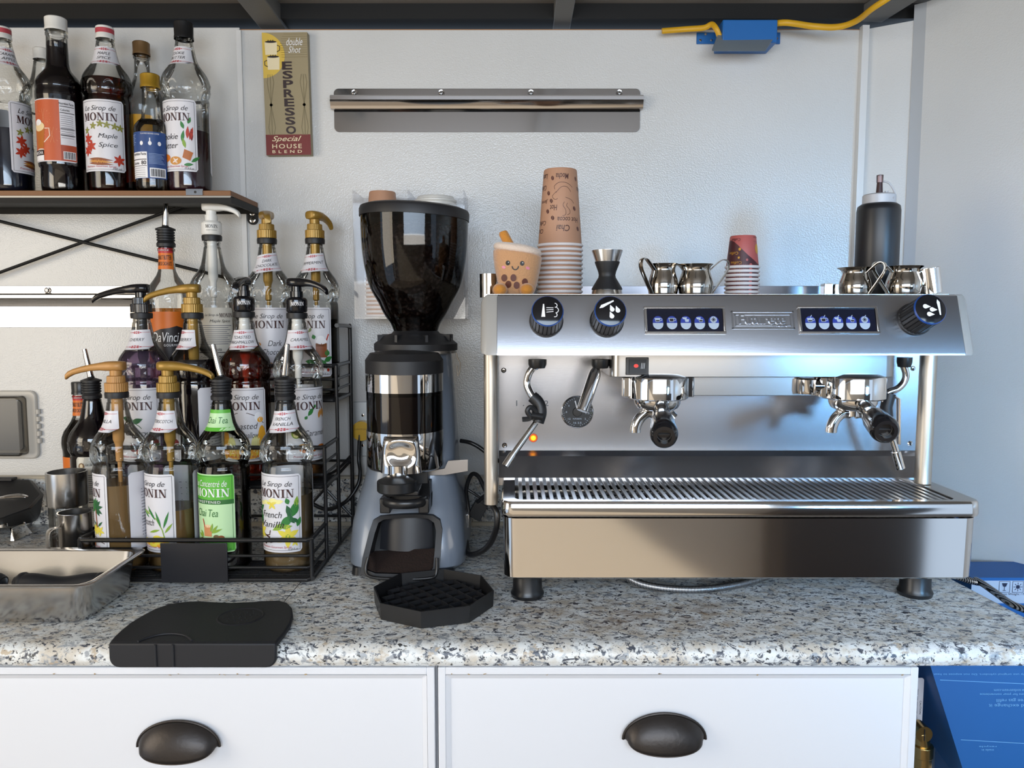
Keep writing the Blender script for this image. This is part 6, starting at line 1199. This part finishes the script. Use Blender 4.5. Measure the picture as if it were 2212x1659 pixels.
# brown cup stack
def pc(m, hh, rt, rb):
    def S(deg, z, e=.0004):
        r_ = rb + (rt - rb) * (1 - z / hh) + e; a = math.radians(deg); return (r_ * math.sin(a), -r_ * math.cos(a), z)
    fz = lambda u, v: S(u * 1.55, v / 1000)       # u in mm-ish, v height mm
    for s_, x, y, w_, h_ in (('Mocha', 2, 121, 27, 10), ('Hot', -15, 66, 14, 10), ('Hot cocoa', 14, 45, 42, 9), ('Chai', 3, 30, 24, 11), ('Latte', -42, 122, 20, 9), ('Coffee', -46, 102, 24, 9), ('Java', -38, 78, 20, 8), ('Coffee', -42, 40, 24, 8), ('Chai', -46, 26, 20, 8), ('Mocha', 50, 100, 24, 9)): put_text(m, s_, x, y, w_, BRN, fz, h_, shear=.15, off=.006, flip=True)
    for x, y in ((-19, 118), (-27, 92), (-20, 78), (-27, 60), (-16, 48), (27, 65), (34, 30), (36, 118)): ell(m, fz, x, y, 3, 4, cm('#4a2020'), .4); stroke(m, lambda u, v: S(u * 1.55, v / 1000, .0007), [(x - 1, y - 3), (x + .6, y), (x - .4, y + 3)], .5, KRAFT)
    for pts in ([(-13, 98), (-14, 104), (-4, 110), (12, 109), (24, 102)], [(-11, 92), (0, 102), (12, 102), (20, 94)], [(-10, 94), (-18, 86), (-12, 80), (-7, 82)], [(8, 84), (20, 80), (26, 74)], [(6, 76), (3, 70), (8, 62), (8, 54), (2, 51)], [(12, 74), (10, 69), (16, 62), (16, 56), (11, 53)]):
        stroke(m, fz, [tuple(p)[:2] for p in catmull([(a, b, 0) for a, b in pts], 5)], .7, BRN)
printcup = pc
nest('paper_cup', stand(1209, 1.41), 1.41, ZM + .0012, 12, .0083, .1365, .0395, .0298, KRAFT, 'brown paper cups stacked on the espresso machine', lambda k, n: ('printed brown paper cup, topmost of the tall stack on the machine' if k == n - 1 else ordinal(k).capitalize() + ' brown cup from the bottom of the tall stack on the machine'))
# small red cups
RC = pm('red_cup_paper', '#b45a55', .5)
def pr2(m, hh, rt, rb):
    def S(deg, z, e=.0003): r_ = rb + (rt - rb) * (1 - z / hh) + e; a = math.radians(deg); return (r_ * math.sin(a), -r_ * math.cos(a), z)
    DK = cm('#45191f'); YL = cm('#c9902c')
    cur = [(-90, 48), (-75, 50), (-55, 47), (-35, 40), (-15, 31), (5, 22), (25, 15), (45, 9), (60, 6), (90, 4)]
    for (a, za), (b, zb__) in zip(cur, cur[1:]):
        for q in range(3):
            t0, t1 = q / 3, (q + 1) / 3; aa, ab = a + (b - a) * t0, a + (b - a) * t1; ya_, yb__ = za + (zb__ - za) * t0, za + (zb__ - za) * t1
            m.add([S(aa, .001), S(ab, .001), S(ab, yb__ / 1000), S(aa, ya_ / 1000)], [(0, 1, 2, 3)], DK)
    f = lambda u, v: S(u, v / 1000, .0006)
    for x, y, a, b, c_ in ((-28, 33, 5, 2.6, YL), (-30, 18, 4, 2, YL), (0, 14, 4, 2.2, RC), (14, 5, 6, 3, RC), (52, 34, 14, 9, YL)): ell(m, f, x, y, a, b, c_)
    for s_, x, y in (('Coffee', -54, 26), ('Coffee', -40, 9), ('Coffee', -48, 50)): put_text(m, s_, x, y, 42, YL if y < 40 else DK, f, 5, flip=True)
    put_text(m, 'coffee', 48, 54, 34, DK, f, 2.4, flip=True)
printcup = pr2
nest('paper_cup', stand(1602, 1.40), 1.40, ZM + .0012, 8, .0074, .058, .0285, .0228, RC, 'small red paper cups stacked on the espresso machine', lambda k, n: ('small red and maroon paper cup, topmost of the short stack' if k == n - 1 else ordinal(k).capitalize() + ' small red cup from the bottom of the short stack'))
# jigger
m = MB(); x = stand(1311, 1.26); jh = zY(541, 1.26) - ZM; t = thing('jigger', (x, 1.26, ZM), 'steel double jigger with black waist sleeve beside the tall cup stack', 'jigger')
m.lathe([(0, .0005), (.0258, .0005), (.0240, .0105), (.0120, .032), (.0126, .037), (.0252, jh - .0005), (.0252, jh), (.0242, jh), (.0135, .046), (0, .046)], STEEL2, n=48); m.build('jigger_body', t, origin=(0, 0, 0))
m = MB(); m.lathe([(.0240, .0103), (.0252, .0106), (.0242, .0135), (.0142, .030), (.0135, .034), (.0145, .039), (.0200, .0535), (.0202, .0555), (.0180, .0558)], BLACKM, n=48); m.build('sleeve', t, origin=(0, 0, 0))
# pitchers
def pitcher(px, Y, rB, hh, ang, label, flare=1., big=True):
    x = stand(px, Y); t = thing('steel_pitcher', (x, Y, ZM), label, 'pitcher', None); DC = pm('pitcher_steel', (.50, .47, .43), .07, 1)
    spout = lambda a, z: (.006 * max(0, math.cos(a - spa)) ** 14 * max(0, (z / hh - .8) / .2)); spa = math.radians(ang + 180)
    k = [(0, .0008), (rB * .86, .0008), (rB * .97, .003), (rB, hh * .18), (rB * 1.02, hh * .32), (rB * .97, hh * .5), (rB * .86, hh * .68), (rB * .80, hh * .80), (rB * .83, hh * .90), (rB * .95, hh * .97), (rB * 1.0, hh)]
    k = [(p.x, p.y) for p in catmull([(a, b, 0) for a, b in k[2:]], 4)]; prof = [(0, .0008), (rB * .86, .0008)] + k + [(k[-1][0] - .001, hh + .0002), (k[-1][0] - .004, hh - .003), (k[-1][0] * .80, hh * .8), (rB * .9, hh * .4), (rB * .8, .004), (0, .004)]
    m = MB(); m.lathe(prof, DC, n=64, fn=spout); m.build('pitcher_body', t, origin=(0, 0, 0), ang=60)
    a = math.radians(ang); dv = Vector((math.cos(a), math.sin(a), 0)); P = []
    for o_, z in ((rB * .80, hh * .80), (rB * 1.15, hh * .98), (rB * 1.55, hh * 1.14), (rB * 1.88, hh * 1.10), (rB * 1.92, hh * .86), (rB * 1.55, hh * .52), (rB * 1.1, hh * .16), (rB * .98, hh * .05)): P.append(dv * o_ + Vector((0, 0, z)))
    m = MB(); m.tube(catmull(P, 6), .0052, DC, 10, flat=.2); m.build('strap_handle', t, origin=(0, 0, 0)); return t
pitcher(1432, 1.235, .0235, zY(570, 1.235) - ZM, -150, 'small steel pitcher nearest the jigger, strap handle turned to the left')
pitcher(1502, 1.235, .0272, zY(571, 1.235) - ZM, 3, 'steel pitcher beside the small red cups, handle pointing at them')
pitcher(1846, 1.21, .0235, zY(578, 1.21) - ZM, -48, 'small steel pitcher in front of the black squeeze bottle, left one of two')
pitcher(1951, 1.205, .0262, zY(575, 1.205) - ZM, 187, 'steel pitcher beside the tilted steel cup at the machine right end')
m = MB(); p = onY(2016, 632, 1.20); m.lathe([(0, 0), (.0165, 0), (.0168, .0385), (.0160, .0385), (.0155, .002), (0, .002)], CHROME, Matrix.Rotation(-.16, 4, 'Y'), 40); t = thing('steel_cup', (p.x - .004, 1.20, ZM + .003), 'small tilted steel cup on the far right end of the machine', 'cup'); m.build('cup_body', t, origin=(0, 0, 0))
p = onY(1990, 632, 1.25); m = MB(); m.lathe([(0, 0), (.0165, 0), (.0175, .036), (.0165, .036), (.0155, .002), (0, .002)], pm('black_cup', (.012, .013, .02), .3), n=36); tag(m.build('dark_cup', origin=(0, 0, 0)), 'dark cup behind the steel pitcher and tilted steel cup', 'cup').location = (p.x, 1.25, ZM)
m = MB(); p = onY(1057, 632, 1.36); m.lathe([(0, 0), (.0165, 0), (.0168, zY(592, 1.36) - ZM), (.0158, zY(592, 1.36) - ZM), (.0155, .002), (0, .002)], CHROME, n=44); tag(m.build('steel_cup', origin=(0, 0, 0)), 'plain chrome cup at the machine left end, behind the plush toy', 'cup').location = (p.x, 1.36, ZM)
m = MB(); a = onY(1781, 612, 1.50); b_ = onY(1812, 632, 1.50); m.bx(a.x, b_.x - .011, 1.50, 1.52, ZM, a.z, CHROME); m.bx(b_.x - .010, b_.x, 1.495, 1.515, ZM, a.z - .001, CHROME); tag(m.build('steel_bracket', origin=(a.x, 1.5, ZM), bevel=.0015), 'small chrome block beside the left-hand one of the two right pitchers', 'metal part')
m = MB(); p = onY(1750, 632, 1.42); m.lathe([(.020, 0), (.024, 0), (.0243, .003), (.022, .0065), (.019, .007), (.018, .004)], WHITEP, n=44); tag(m.build('white_lid', origin=(0, 0, 0)), 'white plastic ring lid lying flat on the machine, between cups and pitchers', 'lid').location = (p.x, 1.42, ZM)
# squeeze bottle
Ys = 1.33; p = onY(1892, 600, Ys); hb = zY(441, Ys) - ZM; rs = .0350; sb = thing('squeeze_bottle', (p.x, Ys, ZM), 'black squeeze bottle with clear capped nozzle on the espresso machine', 'squeeze bottle')
m = MB(); m.lathe([(0, .0005), (rs - .002, .0005), (rs, .004), (rs, hb - .012), (rs - .0015, hb - .004), (rs - .007, hb), (.02, hb + .001), (0, hb + .001)], pm('charcoal_plastic', (.013, .013, .015), .38), n=56); m.build('bottle_body', sb, origin=(0, 0, 0), ang=50)
m = MB(); CLP = pm('cloudy_cap', (.50, .50, .52), .3); m.lathe([(0, hb), (.0265, hb), (.0265, hb + .014), (.024, hb + .016), (0, hb + .017)], CLP, n=44); m.tube([Vector(q) for q in ((.012, 0, hb + .016), (.012, 0, hb + .022))], .003, CLP, 10); m.build('nozzle_cap', sb, origin=(0, 0, 0))
m = MB(); zt_ = zY(376, Ys) - ZM; m.lathe([(0, hb + .015), (.0058, hb + .015), (.0045, zt_ - .014), (0, zt_ - .014)], pm('chocolate_nozzle', (.045, .02, .02), .3), n=20); m.build('nozzle', sb, origin=(0, 0, 0))
m = MB(); m.lathe([(.0052, zt_ - .014), (.0055, zt_ - .002), (0, zt_)], thin('pink_tip', (.75, .60, .60), (.6, .45, .45), .2), n=20); m.tube(catmull([(.005, 0, zt_ - .012), (.014, -.004, zt_ - .016), (.0225, -.006, zt_ - .030), (.024, -.008, zt_ - .045), (.018, -.016, hb + .012), (.012, -.024, hb + .006)], 6), .0016, CLP, 8); m.build('tip_cap', sb, origin=(0, 0, 0))
# plush toy
Yp = 1.325; c = onY(1118, 580, Yp); PT = thing('plush_toy', (c.x, Yp, ZM), 'smiling bubble tea plush toy with orange straw on the espresso machine', 'plush toy'); c.z = ZM
PL = pm('tan_plush', '#c8966a', .9, sheen=.6, bump=('noise', 420, .7, .002)); PW = pm('cream_plush', '#e2cdbb', .9, sheen=.5, bump=('noise', 420, .6, .002)); OR_ = pm('orange_plush', '#c6822c', .85, sheen=.5, bump=('noise', 300, .6, .002))
hp = zY(540, Yp - .035) - ZM; hw_ = .0405
def psec(hw, z, tilt=0): return [(hw * math.copysign(abs(math.cos(a)) ** .85, math.cos(a)), hw * .86 * math.copysign(abs(math.sin(a)) ** .85, math.sin(a)), z - tilt * hw * math.cos(a)) for a in [2 * PI * k / 40 for k in range(40)]]
m = MB(); m.loft([psec(.014, .001), psec(.026, .003), psec(.0315, .012), psec(.0355, .03), psec(.0395, .05), psec(hw_ + .001, .065), psec(hw_ + .0015, hp - .004, .16), psec(hw_, hp, .16)], PL, cap=True); m.build('plush_body', PT, origin=(0, 0, 0), ang=80, sub=1)
m = MB(); m.loft([psec(hw_ - .003, hp - .003, .16), psec(hw_ + .0008, hp - .001, .16), psec(hw_ + .0010, hp + .006, .16), psec(hw_ - .004, hp + .0105, .16), psec(.020, hp + .013, .16), psec(.002, hp + .0135)], PW); m.build('cream_top', PT, origin=(0, 0, 0), ang=80, sub=1)
m = MB(); sx_ = onY(1096, 520, Yp).x - c.x; m.tube([(sx_ + .004, 0, hp + .010), (sx_ - .007, 0, zY(500, Yp) - ZM - .003), (sx_ - .008, 0, zY(500, Yp) - ZM)], [.0085, .0080, .006], OR_, 16); m.build('straw', PT, origin=(0, 0, 0))
def body_pt(u, v, e=.0005):
    k = [(.014, .001), (.026, .003), (.0315, .012), (.0355, .03), (.0385, .05), (.0405, .065), (.0395, .09)]
    for (a, za), (b, zb__) in zip(k, k[1:]):
        if za <= v <= zb__: r_ = a + (b - a) * (v - za) / (zb__ - za)
    x = u; y = -.86 * r_ * max(0, 1 - abs(x / r_) ** 2.35) ** (1 / 2.35); return (x, y - e, v)
q = lambda px, py: (onY(px, py, Yp - .033).x - c.x, zY(py, Yp - .033) - ZM)
m = MB(); BK = cm('#17120f'); BO = cm('#5a2c1e'); PK = cm('#e08aa0'); fb = lambda u, v: body_pt(u, v, .0012); fb2 = lambda u, v: body_pt(u, v, .0016)
for px, py in ((1097, 568), (1128, 569)): x, z = q(px, py); ell(m, fb, x, z, .0037, .0040, BK); ell(m, fb2, x + .001, z + .001, .0008, .0008, WHT)
for px, py in ((1088, 577), (1140, 579)): x, z = q(px, py); ell(m, fb, x, z, .0034, .0024, PK, -.4)
x, z = q(1113, 575); stroke(m, fb, [(x + .0052 * math.cos(a), z + .0058 * math.sin(a)) for a in [PI + PI * k / 12 for k in range(13)]], .0018, BK)
for px, py in ((1089, 600), (1109, 600), (1098, 614), (1116, 616), (1134, 609)): x, z = q(px, py); ell(m, fb, x, z, .0050, .0060, BO)
m.build('embroidered_face', PT, origin=(0, 0, 0), recalc=False)
for px in (1080, 1138): x = onY(px, 630, Yp - .035).x - c.x; m = MB(); m.ball((x, -.030, .0115), (.0125, .016, .0112), OR_, 24); m.build('foot', PT, origin=(0, 0, 0))

# ================================================================ RIGHT-HAND SIDE: cartons, valve
BL2 = pm('blue_carton', '#0a5390', .5); LG = cm('#a9b0bd'); NV = cm('#141b36')
p, q_ = onY(2085, 1248, 1.33), onY(2300, 1248, 1.33); zt_ = p.z; ct = thing('carton', (.95, 1.4, 0), 'blue and grey carton with fragile symbols behind the worktop end', 'carton')
m = MB(); x0, x1 = onY(2060, 1300, 1.33).x, 1.04; m.bx(x0 + .03, x1, 1.33, 1.42, .45, zt_, BL2); f = lambda u, v: (u, 1.3294, v); f2 = lambda u, v: (u, 1.3290, v)
zz1, zz0 = zY(1254, 1.33), zY(1303, 1.33); rect(m, f, x0 + .03, x1, zz0, zz1, LG)
for px in (2170, 2199):
    a = onY(px, 1268, 1.329); stroke(m, f2, [(a.x - .0095, a.z - .010), (a.x - .0095, a.z + .010), (a.x + .0095, a.z + .010), (a.x + .0095, a.z - .010), (a.x - .0095, a.z - .010)], .0009, NV)
    if px == 2170: poly(m, f2, [(a.x - .005, a.z + .007), (a.x + .005, a.z + .007), (a.x + .003, a.z + .001), (a.x, a.z), (a.x - .003, a.z + .001)], NV); rect(m, f2, a.x - .0005, a.x + .0005, a.z - .006, a.z, NV); rect(m, f2, a.x - .003, a.x + .003, a.z - .007, a.z - .006, NV)
    else: ell(m, f2, a.x, a.z, .0035, .0035, NV); [stroke(m, f2, [(a.x + .004 * math.cos(w), a.z + .004 * math.sin(w)), (a.x + .008 * math.cos(w), a.z + .008 * math.sin(w))], .001, NV) for w in [PI * k / 4 for k in range(8)]]
a = onY(2184, 1284, 1.329); put_text(m, 'Gross Weight / Poids', a.x + .006, a.z, .058, NV, f2, .005); m.build('carton_body', ct)
# lower tilted carton
C = [onY(2004, 1420, 1.12), onY(2330, 1420, 1.12), onY(2330, 1720, 1.08), onY(2098, 1720, 1.08)]; n_ = Vector((.02, .16, 0)); m = MB(); m.loft([C, [v + n_ for v in C]], BL2)
UX = (C[1] - C[0]).normalized(); UZ = Vector((0, -.04, -(C[0].z - C[3].z))).normalized(); nn = UX.cross(UZ).normalized(); nn = nn if nn.y < 0 else -nn; PW_ = cm('#6ea3cf')
def lp(px, py, e=.0008):
    return onP(px, py, C[0], nn) + nn * e
def ct_text(s, px, py, w_, h_):
    o_ = lp(px, py); fz = lambda u, v: tuple(o_ + UX * u - UZ * v); put_text(m, s, 0, 0, w_, PW_, fz, h_, flip=True)
for s_, px, py, w_, h_ in (('and exchange it', 2180, 1523, .062, .006), ('free gas refill', 2185, 1512, .046, .006), ('locations for your convenience', 2175, 1499, .082, .0042), ('www.sodastream.com', 2186, 1491, .055, .0036), ('Only use original cylinders. Do not expose to heat', 2120, 1456, .145, .003), ('made in', 2133, 1620, .018, .003), ('recycle', 2133, 1612, .026, .003)): ct_text(s_, px, py, w_, h_)
for a, b_ in (((2030, 1468), (2230, 1477)), ((2075, 1597), (2230, 1606))): p, q_ = lp(*a), lp(*b_); m.add([p, q_, q_ + UZ * .0008, p + UZ * .0008], [(0, 1, 2, 3)], PW_)
t = thing('carton', (.75, 1.1, 0), 'deep blue carton standing upside down under the worktop overhang', 'carton'); m.build('carton_body', t, recalc=False)
m = MB(); a = onY(1985, 1460, 1.14); m.cyl((a.x + .06, 1.30, .55), (a.x + .06, 1.30, .86), .055, pm('dark_cylinder', (.035, .06, .075), .4), 40); tag(m.build('gas_cylinder', origin=(a.x + .06, 1.30, .55)), 'dark gas cylinder in shadow between the cabinet and the blue carton', 'gas cylinder')
BRS = pm('brass', (.46, .31, .12), .25, 1); Yv = 1.13; vv = thing('brass_valve', (onY(2000, 1600, Yv).x, Yv, .76), 'brass gas valve beside the right-hand cabinet, below the worktop', 'valve'); m = MB(); a, b_ = onY(1994, 1610, Yv), onY(1992, 1578, Yv)
m.cyl((a.x, Yv, a.z - .05), (a.x, Yv, a.z), .0135, BRS, 28); m.cyl((a.x - .002, Yv, a.z - .016), (a.x - .002, Yv, a.z + .002), .0165, BRS, 28); m.cyl((a.x - .002, Yv, a.z), (b_.x - .004, Yv, b_.z), .0125, BRS, 24); m.build('valve_body', vv, bevel=.001)
m = MB(); m.cyl((b_.x - .003, Yv - .012, b_.z), (b_.x - .003, Yv + .010, b_.z), .0125, BRS, 24); m.bx(-.0008, .0008, -.009, .009, 0, .0006, BLACKP, frameXZ(b_.x - .003, Yv - .0122, b_.z)); m.build('valve_cap', vv)
m = MB(); m.tube(catmull([(a.x - .005, Yv + .02, a.z - .06), (a.x - .008, Yv + .022, a.z + .0), (b_.x - .012, Yv + .022, b_.z + .02)], 5), .009, pm('dark_bronze', (.10, .06, .035), .4, .7), 12); m.build('valve_elbow', vv)
a, b_ = onY(1976, 1464, 1.16), onY(1991, 1564, 1.16); m = MB(); m.prism(rrect(a.x, b_.x, b_.z, a.z, .004), 0, .0008, PAPER, frameXZ(0, 1.16, 0)); fz = lambda u, v: (b_.x - .004 + v, 1.1588, (a.z + b_.z) / 2 - .01 - u); put_text(m, 'CAUTION', 0, 0, .022, NV, fz, .0026, off=.01); put_text(m, 'Only use approved cylinders', 0, -.005, .06, NV, fz, .002)
tag(m.build('caution_tag', origin=(a.x, 1.16, .8)), 'white caution tag beside the right-hand cabinet, above the brass valve', 'tag')
